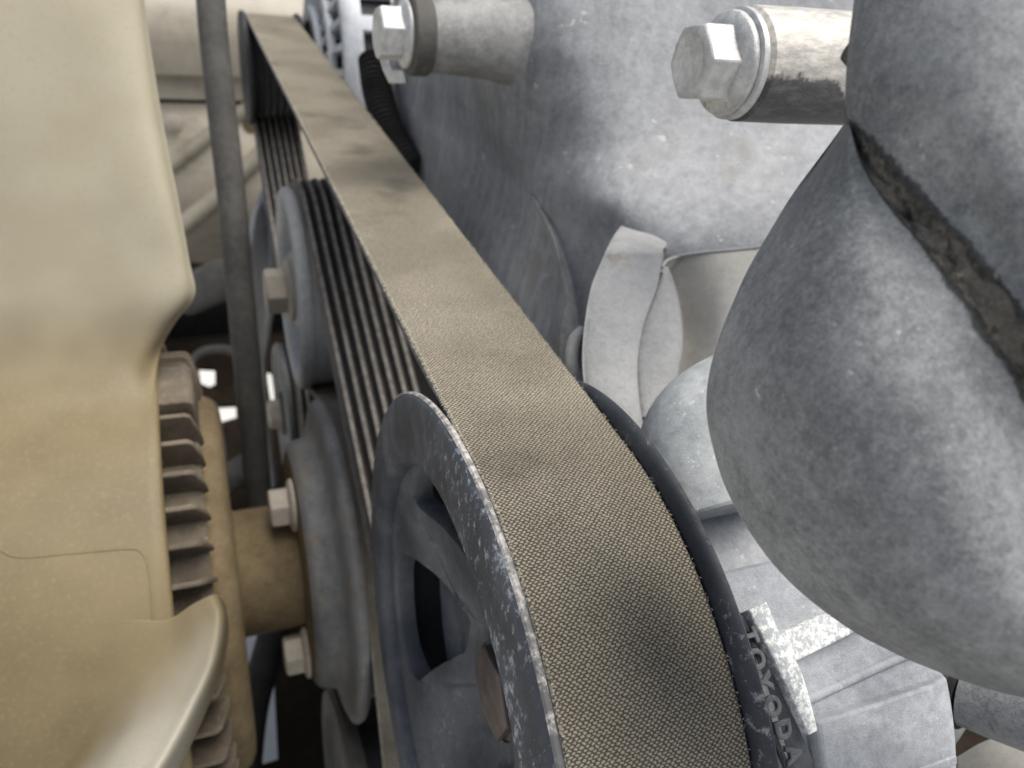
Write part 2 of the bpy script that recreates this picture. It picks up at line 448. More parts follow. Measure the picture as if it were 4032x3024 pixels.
def bolt(name, label, x, c, s, h, fr, fh, mat='zinc', rot=0., washer=None, group=None):
    """flange bolt whose flange sits on the plane x and whose head looks to -X"""
    t = thing(name, label, 'bolt', (x, c[0], c[1]), group)
    f = x
    if washer:
        obj('washer', lathe([(f, .1), (f, washer[0] - .03), (f - .03, washer[0]), (f - washer[1] + .03, washer[0]), (f - washer[1], washer[0] - .04), (f - washer[1], .1)], c, 48), mat, t)
        f = f - washer[1]
    obj('flange', lathe([(f, .1), (f, fr - .02), (f - .03, fr), (f - fh * .55, fr), (f - fh * .75, fr * .97), (f - fh, fr * .86), (f - fh * 1.3, s * .56), (f - fh * 1.3, .1)], c, 48), mat, t)
    obj('hex_head', hexhead(f - fh, c, s, h, rot), mat, t, angle=25, bevel=.025)
    return t

# ---------------------------------------------------------------- ground
def ground():
    n = 24; L = 6000; V = []; F = []
    for j in range(n + 1):
        for i in range(n + 1): V.append((-L + 2 * L * i / n, -L + 2 * L * j / n, -75))
    F = [(j * (n + 1) + i, j * (n + 1) + i + 1, (j + 1) * (n + 1) + i + 1, (j + 1) * (n + 1) + i) for j in range(n) for i in range(n)]
    o = obj('ground', (V, F), 'ground'); o['kind'] = 'structure'
ground()

# ---------------------------------------------------------------- pulley layout: (y, z, fabric radius, sense)
PS, ALT, TENS, CRANK, FAN, IDL = (7.9, -5.46), (46.3, -2.75), (34., -17.), (14.3, -24.8), (19.7, -13.3), (28., -7.)
route = [(PS, 5.46, 1), (ALT, 2.75, 1), (TENS, 3.6, -1), (CRANK, 6.7, 1), (FAN, 5.25, 1), (IDL, 3.78, -1)]

def belt_path():
    """clockwise (+1) / counter-clockwise (-1) loop of tangents and arcs; returns (y, z, outward normal)"""
    n = len(route); tang = []
    for i in range(n):
        (c1, r1, s1), (c2, r2, s2) = route[i], route[(i + 1) % n]
        d = Vector((c2[0] - c1[0], c2[1] - c1[1])); L = d.length; b = atan2(d.y, d.x)
        # left normal of travel carries centres of clockwise pulleys on the right
        a = math.asin((s1 * r1 - s2 * r2) / L)
        th = b - a if False else b + math.asin(max(-1, min(1, (s2 * r2 - s1 * r1) / L)))
        nl = Vector((-sin(th), cos(th)))
        tang.append((Vector(c1) + nl * (s1 * r1), Vector(c2) + nl * (s2 * r2), nl))
    pts = []
    for i in range(n):
        p, q, nl = tang[i]
        L = (q - p).length; k = max(2, int(L / .6))
        for j in range(k + 1): pts.append((p.lerp(q, j / k), nl.copy()))
        (c, r, s) = route[(i + 1) % n]
        n2 = tang[(i + 1) % n][2]
        a1 = atan2(nl.y, nl.x); a2 = atan2(n2.y, n2.x)
        da = a2 - a1
        if s > 0:
            while da > 0: da -= 2 * pi
        else:
            while da < 0: da += 2 * pi
        k = max(2, int(abs(da) * r / .25))
        for j in range(1, k):
            a = a1 + da * j / k; nn = Vector((cos(a), sin(a)))
            pts.append((Vector(c) + nn * (s * r), nn))
    k0 = max(range(len(pts)), key=lambda i: -pts[i][0].y)      # start the loop at its lowest point
    return pts[k0:] + pts[:k0]

def sweep(pts, sec, x0=0.):
    """closed section of (x, offset along the normal) swept round the closed path"""
    V = []; F = []; k = len(sec); n = len(pts)
    for p, nn in pts:
        for x, o in sec: V.append((x0 + x, p.x + nn.x * o, p.y + nn.y * o))
    for i in range(n):
        i2 = (i + 1) % n
        for j in range(k): F.append((i * k + j, i2 * k + j, i2 * k + (j + 1) % k, i * k + (j + 1) % k))
    return V, F

BP = belt_path()
belt = thing('serpentine_belt', 'wide ribbed drive belt with woven tan fabric back, running over all the pulleys', 'belt', (1.25, 7.9, 0))
def make_belt():
    sec = [(0.0, -.13), (0.0, -.03), (.03, 0.), (.64, 0), (1.25, 0), (1.86, 0), (2.47, 0.), (2.5, -.03), (2.5, -.13)]
    V, F = sweep(BP, sec)
    o = obj('fabric_backing', (V, F), ['fabric', 'belt_edge'], belt, angle=40)
    me = o.data
    # remove_doubles keeps the order here, so rebuild u (cm across) and v (cm along)
    k = len(sec); acc = [0.]
    for i in range(1, len(BP) + 1): acc.append(acc[-1] + (BP[i % len(BP)][0] - BP[i - 1][0]).length)
    uv = me.uv_layers.new(name='UVMap')
    for pl in me.polygons:
        iv = [v // k for v in pl.vertices]; wrap = max(iv) - min(iv) > 5
        js = sorted(set(v % k for v in pl.vertices))
        top = 1 <= js[0] and js[-1] <= 7 and js != [0, 8]
        pl.material_index = 0 if top else 1
        for li, v in zip(pl.loop_indices, pl.vertices):
            i = v // k
            if wrap and i == 0: i = len(BP)
            uv.data[li].uv = (sec[v % k][0], acc[i])
    p = 2.5 / 7
    for r in range(7):
        x = p * r
        s2 = [(x + .012, -.128), (x + .10, -.40), (x + .135, -.425), (x + p - .135, -.425), (x + p - .10, -.40), (x + p - .012, -.128)]
        ro = obj('rib', sweep(BP, s2), 'rib', belt, angle=25)
        at = ro.data.attributes.new('top', 'FLOAT', 'POINT')
        for i in range(len(at.data)): at.data[i].value = 1. if i % 6 in (2, 3) else (.2 if i % 6 in (1, 4) else .4)
make_belt()
def frayed():
    rnd = random.Random(3); V = []; F = []
    for (p, nn), (p2, n2) in zip(BP, BP[1:]):
        if not (p.x < 40 and p.y > -6 and nn.y > .2): continue
        L = (p2 - p).length; d = (p2 - p).normalized() if L > 1e-6 else Vector((1, 0))
        for k in range(int(L / .055) + 1):
            for side in (0, 1):
                if rnd.random() < (.35 if side else .12): continue
                t = rnd.random(); b = p.lerp(p2, t); l = rnd.uniform(.012, .05); w = rnd.uniform(.008, .016); h = rnd.uniform(-.05, .0)
                x = 2.497 if side else .003; sg = 1 if side else -1
                q = b + nn * (-.01 + rnd.uniform(-.015, .008)); e = b + d * rnd.uniform(-.03, .03) + nn * h
                i = len(V)
                V += [(x, q.x - d.x * w, q.y - d.y * w), (x, q.x + d.x * w, q.y + d.y * w), (x, q.x - nn.x * .02, q.y - nn.y * .02), (x + sg * l, e.x, e.y)]
                F += [(i, i + 1, i + 3), (i + 1, i + 2, i + 3), (i + 2, i, i + 3)]
    o = obj('frayed_threads', (V, F), 'thread', belt, keep=True); o['kind'] = 'stuff'
frayed()

# ---------------------------------------------------------------- power steering pulley (near)
ps = thing('power_steering_pulley', 'large chalky blue-black stamped pulley with cut-out windows, nearest the viewer', 'pulley', (0, *PS))
# front flange ring
obj('front_flange', lathe([(.02, 5.04), (-.03, 5.45), (-.06, 5.62), (-.12, 5.69), (-.20, 5.69), (-.26, 5.62), (-.29, 5.45), (-.31, 5.1), (-.32, 4.72), (-.31, 4.56), (-.27, 4.47), (-.18, 4.40), (-.07, 4.36), (.1, 4.36), (.1, 4.98)], PS, 160, closed=True), 'rim', ps, angle=50)
obj('worn_edge', lathe([(-.10, 5.685), (-.13, 5.715), (-.18, 5.72), (-.21, 5.685)], PS, 160), 'edge_wear', ps)
obj('rear_flange', lathe([(2.5, 4.9), (2.53, 5.5), (2.57, 5.62), (2.64, 5.70), (2.72, 5.70), (2.80, 5.6), (2.82, 5.2), (2.80, 4.9)], PS, 160, closed=True), 'rear_rim', ps, angle=50)
obj('grooved_drum', lathe([(.02, 4.86), (.02, 5.0)] + [(.02 + 2.5 * (i + .5) / 28, 5.0 + (.18 if i % 4 in (0, 3) else 0.)) for i in range(28)] + [(2.5, 5.0), (2.5, 4.86)], PS, 120, closed=True), 'black_steel', ps)
WIN = [(-47, 3.5, 3.5), (-44, 3.0, 3.85), (-38, 2.35, 4.16), (-30, 1.75, 4.26), (-20, 1.42, 4.27), (-10, 1.36, 4.25), (-3, 1.36, 4.05), (3, 1.36, 3.6), (10, 1.36, 2.95), (20, 1.38, 2.35), (27, 1.46, 2.02), (33, 1.72, 1.72)]
TOP = [(32, 3.85, 3.85), (35, 3.6, 4.05), (42, 3.38, 4.2), (52, 3.2, 4.27), (64, 3.08, 4.28), (78, 3.1, 4.28), (88, 3.25, 4.2), (94, 3.5, 4.0), (97, 3.75, 3.75)]
def window(ad):
    for tab, off in ((WIN, 0), (TOP, 0), (TOP, 72), (WIN, 205)):
        d = (ad - off + 180) % 360 - 180
        if tab[0][0] < d < tab[-1][0]:
            for (a, i0, o0), (b_, i1, o1) in zip(tab, tab[1:]):
                if a <= d <= b_:
                    f = (d - a) / (b_ - a)
                    return (i0 + (i1 - i0) * f, o0 + (o1 - o0) * f)
    return None
def web():
    X0 = lambda r: -.04 + .215 * (4.36 - r) + .25 * max(0., min(1., (1.75 - r) / .5)) ** 1.5
    V = []; F = []; rings = []
    N = 240
    prof = []
    lips = []
    for j in range(N):
        hole = window(360. * j / N)
        prof.append(hole if hole else (3.0, 3.0))
    for j in range(N):
        a = 2 * pi * j / N; ri, ro = prof[j]
        rs = [.9, 1.2, 1.2 + (ri - 1.2) * .35, 1.2 + (ri - 1.2) * .7, ri - .10 * (ri < ro), ri, ro, ro + .04 * (ri < ro), ro + (4.36 - ro) * .6, 4.36]
        for r in rs: V.append((X0(max(r, 1.2)) + (.0), PS[0] - 0 + r * cos(a), PS[1] + r * sin(a)))
    k = 10
    for j in range(N):
        j2 = (j + 1) % N
        for i in range(k - 1):
            if i == 5: continue
            F.append((j * k + i, j2 * k + i, j2 * k + i + 1, j * k + i + 1))
    # turned-in lips of the windows
    for j in range(N):
        j2 = (j + 1) % N
        open1 = prof[j][0] < prof[j][1]; open2 = prof[j2][0] < prof[j2][1]
        if not (open1 or open2): continue
        for i, sg in ((5, 1), (6, -1)):
            b = len(V)
            for jj in (j, j2):
                a = 2 * pi * jj / N; r = prof[jj][0] if i == 5 else prof[jj][1]
                x = X0(r)
                V.append((x + .10, PS[0] + (r + sg * .05) * cos(a), PS[1] + (r + sg * .05) * sin(a)))
                V.append((x + .42, PS[0] + (r + sg * .07) * cos(a), PS[1] + (r + sg * .07) * sin(a)))
            F.append((j * k + i, j2 * k + i, b + 2, b)); F.append((b, b + 2, b + 3, b + 1))
    return V, F
obj('web', web(), 'pulley', ps, angle=60)
obj('hub', lathe([(1.1, .9), (1.02, 1.2), (1.0, 1.1), (1.0, .2)], PS, 48), 'pulley', ps)
nut = obj('nut', hexhead(.95, PS, 1.5, .22, 12), 'rusty', ps, angle=25, bevel=.03)
obj('nut_washer', lathe([(1.05, .3), (1.05, 1.0), (.93, 1.0), (.93, .3)], PS, 40), 'rusty', ps)

# ---------------------------------------------------------------- power steering pump behind the pulley
pump = thing('power_steering_pump', 'blue-grey cast pump body with a raised T shaped rib and cast lettering, lower right', 'pump', (3, *PS))
obj('front_cover', lathe([(1.2, 1.3), (1.12, 2.7), (1.03, 2.76), (1.03, 2.9), (1.1, 2.96), (1.0, 4.1), (1.05, 4.3), (1.6, 4.4), (2.9, 4.6), (2.9, 4.0)], PS, 80), 'cover_spot', pump)
obj('body', lathe([(2.9, 3.0), (2.9, 4.2), (3.0, 4.3), (6.3, 4.3), (6.4, 4.2), (6.4, 3.4), (9, 3.4), (9, 1.)], PS, 120), 'pump', pump)
obj('front_ear', lathe([(2.92, 3.5), (2.92, 5.05), (3.0, 5.15), (3.6, 5.18), (6.1, 5.15), (6.3, 5.0), (6.36, 3.5)], PS, 60, 2, 66, closed=True, caps=True), 'pump', pump, bevel=.06)
# (detail of the pump body is added below with the right-hand castings)

# ---------------------------------------------------------------- alternator (far end of the belt)
alt = thing('alternator', 'bright ribbed alternator behind its black pulley at the far end of the belt', 'alternator', (0, *ALT))
obj('pulley', lathe([(-.25, 1.6), (-.32, 2.6), (-.32, 2.84), (-.22, 2.9), (-.05, 2.86), (0.0, 2.5)] + [(.02 + 2.5 * (i + .5) / 28, 2.32 + (.13 if i % 4 in (0, 3) else 0.)) for i in range(28)] + [(2.5, 2.5), (2.55, 2.86), (2.68, 2.9), (2.8, 2.8), (2.8, .5)], ALT, 80), 'black_steel', alt)
obj('pulley_face', lathe([(-.24, 1.62), (-.1, 1.3), (.2, 1.2), (.2, .2)], ALT, 48), 'black_steel', alt)
obj('housing', lathe([(3.4, .6), (3.4, 3.0), (3.55, 3.2), (4.6, 3.3), (4.8, 5.9), (5.0, 6.0), (10, 6.0)], ALT, 90), 'black_steel', alt)
obj('front_ring', lathe([(3.2, 2.6), (3.2, 3.3), (3.5, 3.4), (3.5, 2.6)], ALT, 80, closed=True), 'alu', alt)
obj('middle_ring', lathe([(3.55, 4.55), (3.5, 4.75), (3.6, 4.9), (3.9, 4.9), (3.9, 4.55)], ALT, 80, closed=True), 'alu', alt)
obj('outer_ring', lathe([(4.0, 6.0), (4.05, 6.35), (4.3, 6.5), (5.0, 6.5), (5.0, 6.0)], ALT, 80, closed=True), 'alu', alt)
obj('rear_ring', lathe([(6.6, 6.1), (6.6, 6.55), (10, 6.55), (10, 6.1)], ALT, 80, closed=True), 'alu', alt)
def alt_bars():
    for j in range(30):
        a = 360. / 30 * j
        g = lathe([(3.45, 3.2), (3.55, 4.6), (4.1, 6.15), (4.5, 6.2), (4.3, 4.6), (3.9, 3.2)], ALT, 1, a - 1.7, a + 1.7, closed=True, caps=True)
        obj('vent_bar', g, 'alu', alt, bevel=.06)
    for j in range(22):
        a = 360. / 22 * j
        obj('side_bar', lathe([(4.9, 6.1), (4.9, 6.5), (6.7, 6.5), (6.7, 6.1)], ALT, 2, a - 3.6, a + 3.6, closed=True, caps=True), 'alu', alt, bevel=.08)
alt_bars()

# ---------------------------------------------------------------- idler pulley
idl = thing('idler_pulley', 'grey smooth idler pulley with a pale bolt, the belt ribs wrapping over it', 'pulley', (0, *IDL))
obj('drum', lathe([(.1, 3.3), (0, 3.6), (0., 3.76), (2.5, 3.76), (2.6, 3.6), (2.6, 1.)], IDL, 90), 'idler', idl)
obj('front_rim', lathe([(.05, 3.5), (0., 3.85), (-.12, 3.92), (-.30, 3.9), (-.42, 3.78), (-.46, 3.5), (-.40, 3.2), (-.15, 3.05), (.3, 2.95), (.5, 2.7), (.5, 1.2), (.3, 1.15)], IDL, 90), 'idler', idl, angle=50)
obj('hub', lathe([(.5, 1.6), (-.2, 1.5), (-.3, 1.35), (-.3, .3)], IDL, 48), 'idler', idl)
ib = obj('bolt_flange', lathe([(-.3, .3), (-.3, 1.25), (-.42, 1.25), (-.55, 1.0), (-.55, .3)], IDL, 40), 'tan_bolt', idl)
obj('hex_head', hexhead(-.55, IDL, 1.55, .75, 8), 'tan_bolt', idl, angle=25, bevel=.03)

# ---------------------------------------------------------------- tensioner pulley
tn = thing('tensioner_pulley', 'dusty brown tensioner pulley low behind the dark pipe, with a small bolt', 'pulley', (0, *TENS))
obj('drum', lathe([(-.2, 3.0), (0, 3.3), (0., 3.58), (2.5, 3.58), (2.6, 3.4), (2.6, 1.)], TENS, 80), 'rodgrey', tn)
obj('front_rim', lathe([(0., 3.4), (-.1, 3.62), (-.35, 3.66), (-.5, 3.5), (-.5, 3.1), (-.2, 2.9), (.0, 2.6), (0., .5)], TENS, 80), 'blue_steel', tn)
obj('hub', lathe([(.0, 1.2), (-.5, 1.1), (-.5, .3)], TENS, 40), 'rodgrey', tn)
obj('hex_head', hexhead(-.5, TENS, 1.3, .6, 10), 'tan_bolt', tn, angle=25, bevel=.03)

# ---------------------------------------------------------------- crank pulley, low
ck = thing('crank_pulley', 'dark crankshaft pulley at the bottom below the fan pulley', 'pulley', (0, *CRANK))
obj('drum', lathe([(.0, 6.1), (2.5, 6.1), (2.6, 6.8), (2.9, 6.8), (2.9, 2.)], CRANK, 90), 'black_steel', ck)
obj('front_rim', lathe([(.0, 6.1), (-.02, 6.8), (-.15, 6.95), (-.45, 6.95), (-.6, 6.8), (-.6, 6.0), (-.3, 5.7), (-.3, 1.5), (-.8, 1.3), (-.8, .3)], CRANK, 90), 'rodgrey', ck)
obj('hex_head', hexhead(-.8, CRANK, 2.2, 1.0, 10), 'tan_bolt', ck, angle=25, bevel=.04)

# ---------------------------------------------------------------- fan pulley, hub, clutch
fp = thing('fan_pulley', 'dusty blue-grey stamped steel fan pulley with a deep dished rim', 'pulley', (0, *FAN))
obj('rim', lathe([(2.6, 5.0), (2.5, 5.4), (2.4, 4.85), (.1, 4.85), (.05, 5.3), (-.05, 5.5), (-.2, 5.56), (-.32, 5.5), (-.42, 5.25), (-.46, 4.9), (-.52, 4.55), (-.66, 4.35), (-.9, 4.26), (-1.15, 4.2), (-1.3, 4.08), (-1.4, 3.85)], FAN, 110), 'blue_steel', fp, angle=60)
obj('face', lathe([(-1.4, 3.86), (-1.44, 3.6), (-1.46, 2.0), (-1.46, .5)], FAN, 80), 'tan_steel', fp)
for a in (84, -38, 205):
    c = (FAN[0] - 2.95 * cos(radians(a)), FAN[1] + 2.95 * sin(radians(a)))
    bolt('fan_pulley_bolt', {84: 'pale dusty bolt above the tan shaft on the fan pulley', -38: 'dusty brown bolt below the tan shaft on the fan pulley', 205: 'bolt behind the tan shaft on the fan pulley'}[a], -1.46, c, 1.15, .62, .86, .16, 'tan_bolt', rot=a + 14, group='bolts holding the fan pulley')
fc = thing('fan_clutch', 'brown dusty finned fan clutch on a thick tan shaft', 'fan clutch', (-3, *FAN))
obj('shaft', lathe([(-1.46, .5), (-1.46, 2.12), (-1.6, 2.1), (-3.3, 2.1), (-3.4, 2.2), (-3.5, 2.3)], FAN, 64), 'tan_steel', fc)
obj('back_plate', lathe([(-3.38, 2.1), (-3.36, 5.2), (-3.4, 5.6), (-3.55, 5.9), (-3.8, 6.05), (-4.0, 6.1), (-4.1, 6.4)], FAN, 96), 'tan_steel', fc)
obj('body', lathe([(-4.05, 6.0), (-4.0, 6.5), (-4.2, 6.62), (-6.0, 6.62), (-6.1, 6.), (-6.1, 1.)], FAN, 96), 'fin', fc)
def fins():
    n = 50; me = None
    for j in range(n):
        a = 360. / n * j + 2.
        if 82 < a < 98: continue
        g = lathe([(-5.75, 6.5), (-5.75, 7.6), (-4.25, 7.6), (-4.12, 7.5), (-3.92, 6.85), (-3.86, 6.4), (-4.0, 6.3)], FAN, 1, a - .55, a + .55, closed=True, caps=True)
        obj('fin', g, 'fin', fc, bevel=.03, segs=1)
    obj('boss_block', lathe([(-5.75, 6.5), (-5.75, 7.85), (-4.15, 7.85), (-4.0, 7.7), (-3.95, 6.4)], FAN, 6, 83, 97, closed=True, caps=True), 'fin', fc, bevel=.06)
fins()

# ---------------------------------------------------------------- plastic fan
fan = thing('cooling_fan', 'yellowed cream plastic fan hub with broad blades filling the left side', 'fan', (-7, *FAN))
obj('hub', lathe([(-4.9, 7.72), (-4.86, 7.8), (-4.88, 7.95), (-4.95, 8.02), (-5.2, 8.04), (-8, 8.04), (-12, 8.04), (-12, 7.7)], FAN, 180), 'hub_plastic', fan, angle=60)
up = [[(-9.08,23.57,5.70),(-6.83,24.00,5.93),(-5.33,24.58,6.07),(-4.28,25.59,6.15),(-4.05,26.27,6.15)],
 [(-9.57,22.95,3.37),(-7.20,23.01,3.52),(-5.56,23.34,3.58),(-4.38,23.85,3.58),(-4.10,24.33,3.53)],
 [(-9.96,22.16,1.23),(-7.55,22.14,1.28),(-5.88,22.39,1.25),(-4.40,22.50,1.26),(-4.01,23.02,1.14)],
 [(-10.34,21.48,-0.74),(-7.88,21.39,-0.75),(-6.06,21.43,-0.81),(-4.26,21.27,-0.78),(-3.82,21.73,-0.96)],
 [(-10.56,20.94,-2.03),(-8.08,20.80,-2.09),(-6.13,20.77,-2.17),(-4.15,20.62,-2.21),(-3.72,20.95,-2.38)],
 [(-10.72,20.58,-2.94),(-8.22,20.37,-3.02),(-6.26,20.29,-3.13),(-4.27,20.16,-3.13),(-3.68,20.56,-3.28)],
 [(-10.83,20.15,-3.72),(-8.33,19.94,-3.84),(-6.47,19.84,-3.96),(-4.94,19.91,-4.03),(-4.29,20.43,-4.06)],
 [(-10.91,19.71,-4.36),(-8.39,19.44,-4.48),(-6.65,19.31,-4.61),(-5.36,19.44,-4.69),(-4.74,20.15,-4.77)],
 [(-10.93,19.04,-5.00),(-8.41,18.65,-5.07),(-6.80,18.51,-5.20),(-5.62,18.52,-5.25),(-4.98,18.73,-5.28)],
 [(-10.77,17.79,-5.47),(-8.35,17.40,-5.58),(-6.78,17.15,-5.65),(-5.74,17.12,-5.66),(-5.11,17.17,-5.66)],
 [(-10.62,16.62,-5.90),(-8.30,16.25,-6.06),(-6.78,16.02,-6.17),(-5.78,15.98,-6.20),(-5.09,15.99,-6.19)],
 [(-10.59,15.91,-6.37),(-8.31,15.56,-6.57),(-6.83,15.34,-6.71),(-5.84,15.29,-6.75),(-5.25,15.30,-6.74)]]
obj('blade', patch(up, 60, 80), 'plastic', fan, solid=.28, angle=60, bevel=.06)
low = [[(-7.81,14.02,-7.71),(-6.54,13.79,-7.87),(-5.69,13.65,-7.99),(-4.99,13.50,-8.03),(-4.38,13.52,-7.69),(-3.90,13.61,-7.62),(-3.71,13.86,-8.25)],
 [(-8.03,13.61,-8.16),(-6.86,13.37,-8.33),(-5.89,13.20,-8.46),(-5.01,12.94,-8.37),(-4.22,12.89,-7.92),(-3.81,13.03,-7.82),(-3.72,13.28,-8.71)],
 [(-8.36,13.17,-8.74),(-7.21,12.90,-8.98),(-6.30,12.71,-9.08),(-5.39,12.23,-8.70),(-4.54,12.15,-8.35),(-4.06,12.21,-8.24),(-4.00,12.54,-9.21)],
 [(-8.79,12.73,-9.43),(-7.75,12.48,-9.68),(-6.84,12.25,-9.75),(-5.82,11.47,-8.95),(-5.00,11.30,-8.57),(-4.51,11.35,-8.46),(-4.48,11.71,-9.61)],
 [(-9.32,12.37,-10.17),(-8.39,12.12,-10.40),(-7.46,11.82,-10.38),(-6.25,10.69,-9.05),(-5.46,10.47,-8.67),(-5.00,10.52,-8.66),(-5.01,10.93,-9.95)],
 [(-9.99,12.05,-11.08),(-9.13,11.76,-11.24),(-8.18,11.39,-11.09),(-6.85,9.96,-9.18),(-6.01,9.72,-8.79),(-5.57,9.70,-8.71),(-5.64,10.11,-10.04)]]
obj('blade', patch(low, 60, 60), 'blade_plastic', fan, solid=.22, angle=60, bevel=.05)

obj('mould_seam', tube(smoothpath([(-8.81,15.62,-6.37), (-8.37,15.28,-6.58), (-7.92,15.01,-6.77), (-6.91,14.93,-6.83), (-5.71,14.84,-6.89), (-5.42,14.73,-6.98), (-5.31,14.43,-7.23), (-5.30,13.95,-7.68), (-5.31,13.59,-8.07)], 8), .022, 8), 'plastic', fan)

# ---------------------------------------------------------------- dark pipe in front of the inner wing
rod = obj('pipe', tube(smoothpath([(-2.04,33.26,4.61), (-2.20,31.53,2.03), (-2.21,29.97,-0.60), (-2.19,28.47,-3.29), (-2.23,26.95,-6.62), (-2.26,25.70,-10.30), (-2.29,24.41,-14.79), (-2.22,23.17,-20.25)], 8), [.50] * 8 * 7 + [.5], 20), 'rodgrey', None, (-2.19,28.47,-3.29))
tag(rod, 'dusty black pipe running down between the cream fan and the belt', 'pipe')
rod2 = obj('hose', tube(smoothpath([(-1.71,28.31,-25.63), (-2.61,25.89,-25.96), (-3.43,24.11,-27.18), (-4.04,21.95,-28.80), (-4.31,20.57,-30.96)], 8), .72, 20), 'black', None, (-3.43,24.11,-27.18))
tag(rod2, 'black hose crossing the bright gap at the bottom beside the finned fan clutch', 'hose')

# grey bracket plate behind the idler
br = obj('bracket_plate', plate([(0.45,47.70,-9.47), (0.80,45.79,-11.03), (0.28,42.80,-14.73), (-0.71,40.42,-17.68), (-0.97,38.30,-20.15), (-0.87,34.97,-22.98), (-1.78,34.84,-23.03), (-1.54,38.42,-18.86), (-1.29,42.74,-13.99), (-1.13,44.33,-12.54), (-0.53,46.17,-10.99)], (.3, 1.2, -.6)), 'idler', None, (-1.04,39.87,-17.94), bevel=.35, segs=4)
tag(br, 'grey curved metal bracket plate between the dark pipe and the ribbed belt', 'bracket')

bottle = obj('washer_bottle', patch([[(-3.91,40.91,-20.20),(-3.50,39.56,-20.00),(-3.32,38.26,-21.75),(-3.45,37.07,-23.53),(-4.00,37.86,-24.64)],
 [(-4.46,40.67,-19.97),(-4.13,39.19,-19.82),(-4.01,37.83,-21.32),(-4.14,36.60,-23.18),(-4.39,37.50,-24.48)],
 [(-5.23,41.41,-20.36),(-5.15,40.03,-20.42),(-5.22,38.97,-21.97),(-5.33,37.70,-23.87),(-5.41,38.33,-24.90)]], 24, 20), 'idler', None, (-4.22,38.60,-21.86), solid=.3)
tag(bottle, 'pale grey plastic bottle seen low behind the finned fan clutch', 'bottle')
arm = obj('mount_arm', tube(smoothpath([(-4.86,53.42,-19.69), (-3.58,52.31,-18.58), (-2.35,51.16,-17.54), (-0.86,50.71,-17.21), (1.16,49.77,-17.23)], 6), [.95] * 25, 18, flat=1.5), 'rodgrey', None, (-3.27,52.23,-18.49))
tag(arm, 'dark grey crossmember arm passing behind the vertical pipe below the beige panel', 'bracket')
lowpipe = obj('heater_hose', tube(smoothpath([(-6.09,41.44,-28.35), (-4.06,41.19,-27.37), (-2.57,40.47,-25.55), (-0.85,40.33,-24.62)], 6), .85, 18), 'rodgrey', None, (-4.06,41.19,-27.37))
tag(lowpipe, 'short dark hose running behind the pipe above the tan shaft', 'hose')
loop = obj('cable_loop', tube(smoothpath([(-5.10,47.23,-23.12), (-4.85,47.85,-22.07), (-4.26,48.07,-21.36), (-3.36,47.91,-21.00), (-2.27,47.45,-20.95), (-1.46,46.84,-21.29)], 8), .33, 12), 'rodgrey', None, (-4.04,47.90,-21.47))
tag(loop, 'thin dark cable arching over the bright square opening', 'cable')
# ---------------------------------------------------------------- inner wing and underbody
wing = thing('inner_wing_panel', 'beige painted inner wing panel with slanting pressed ribs behind the pipe', 'body panel', (-2, 62, -8))
def roll():
    prof = [(66, .2), (64.5, -.9), (63.2, -1.9), (62.3, -3.2), (62, -4.6), (62, -6.6), (62.4, -7.0), (62.4, -8.4), (63.2, -8.5)]
    V = []; F = []
    for y, z in prof:
        for x in (-14, -6, 2, 10): V.append((x, y, z))
    for j in range(len(prof) - 1):
        for i in range(3): F.append((j * 4 + i, j * 4 + i + 1, j * 4 + i + 5, j * 4 + i + 4))
    return V, F
obj('top_rail', roll(), 'fender', wing, angle=30, solid=.15)
obj('lower_panel', ([(-14, 63, -8.7), (10, 63, -8.7), (10, 63, -24), (-14, 63, -19.5)], [(0, 1, 2, 3)]), 'fender', wing, solid=.2)
obj('gap_shadow', box((-2, 62.75, -8.62), (24, .3, .22)), 'black', wing)  # black strip drawn in for the shadow line between rail and lower panel
obj('pressed_rib', tube([(-5.62,62.90,-13.85), (-1.03,62.90,-10.34), (3.16,62.90,-7.20)], .62, 16), 'fender', wing)
obj('pressed_rib', tube([(-5.56,62.90,-18.88), (-1.85,62.90,-15.92), (1.50,62.90,-12.61), (4.41,62.90,-9.91)], .75, 16), 'fender', wing)
obj('rubber_grommet', axlathe([(0, .1), (0, .75), (-.35, .7), (-.5, .45), (-.5, .05)], (-4.50,62.95,-10.23), (0, 1, 0), 24), 'tan_bolt', wing)
obj('hole_plug', axlathe([(0, .1), (0, .7), (-.2, .65), (-.2, .05)], (1.07,62.95,-10.25), (0, 1, 0), 24), 'tan_steel', wing)
back = thing('upper_wing_edge', 'dark edge of the bodywork above the beige panel', 'body panel', (-2, 70, 2))
obj('panel', box((-2, 72, 3.2), (50, 4, 4.4)), 'black', back, bevel=.4)

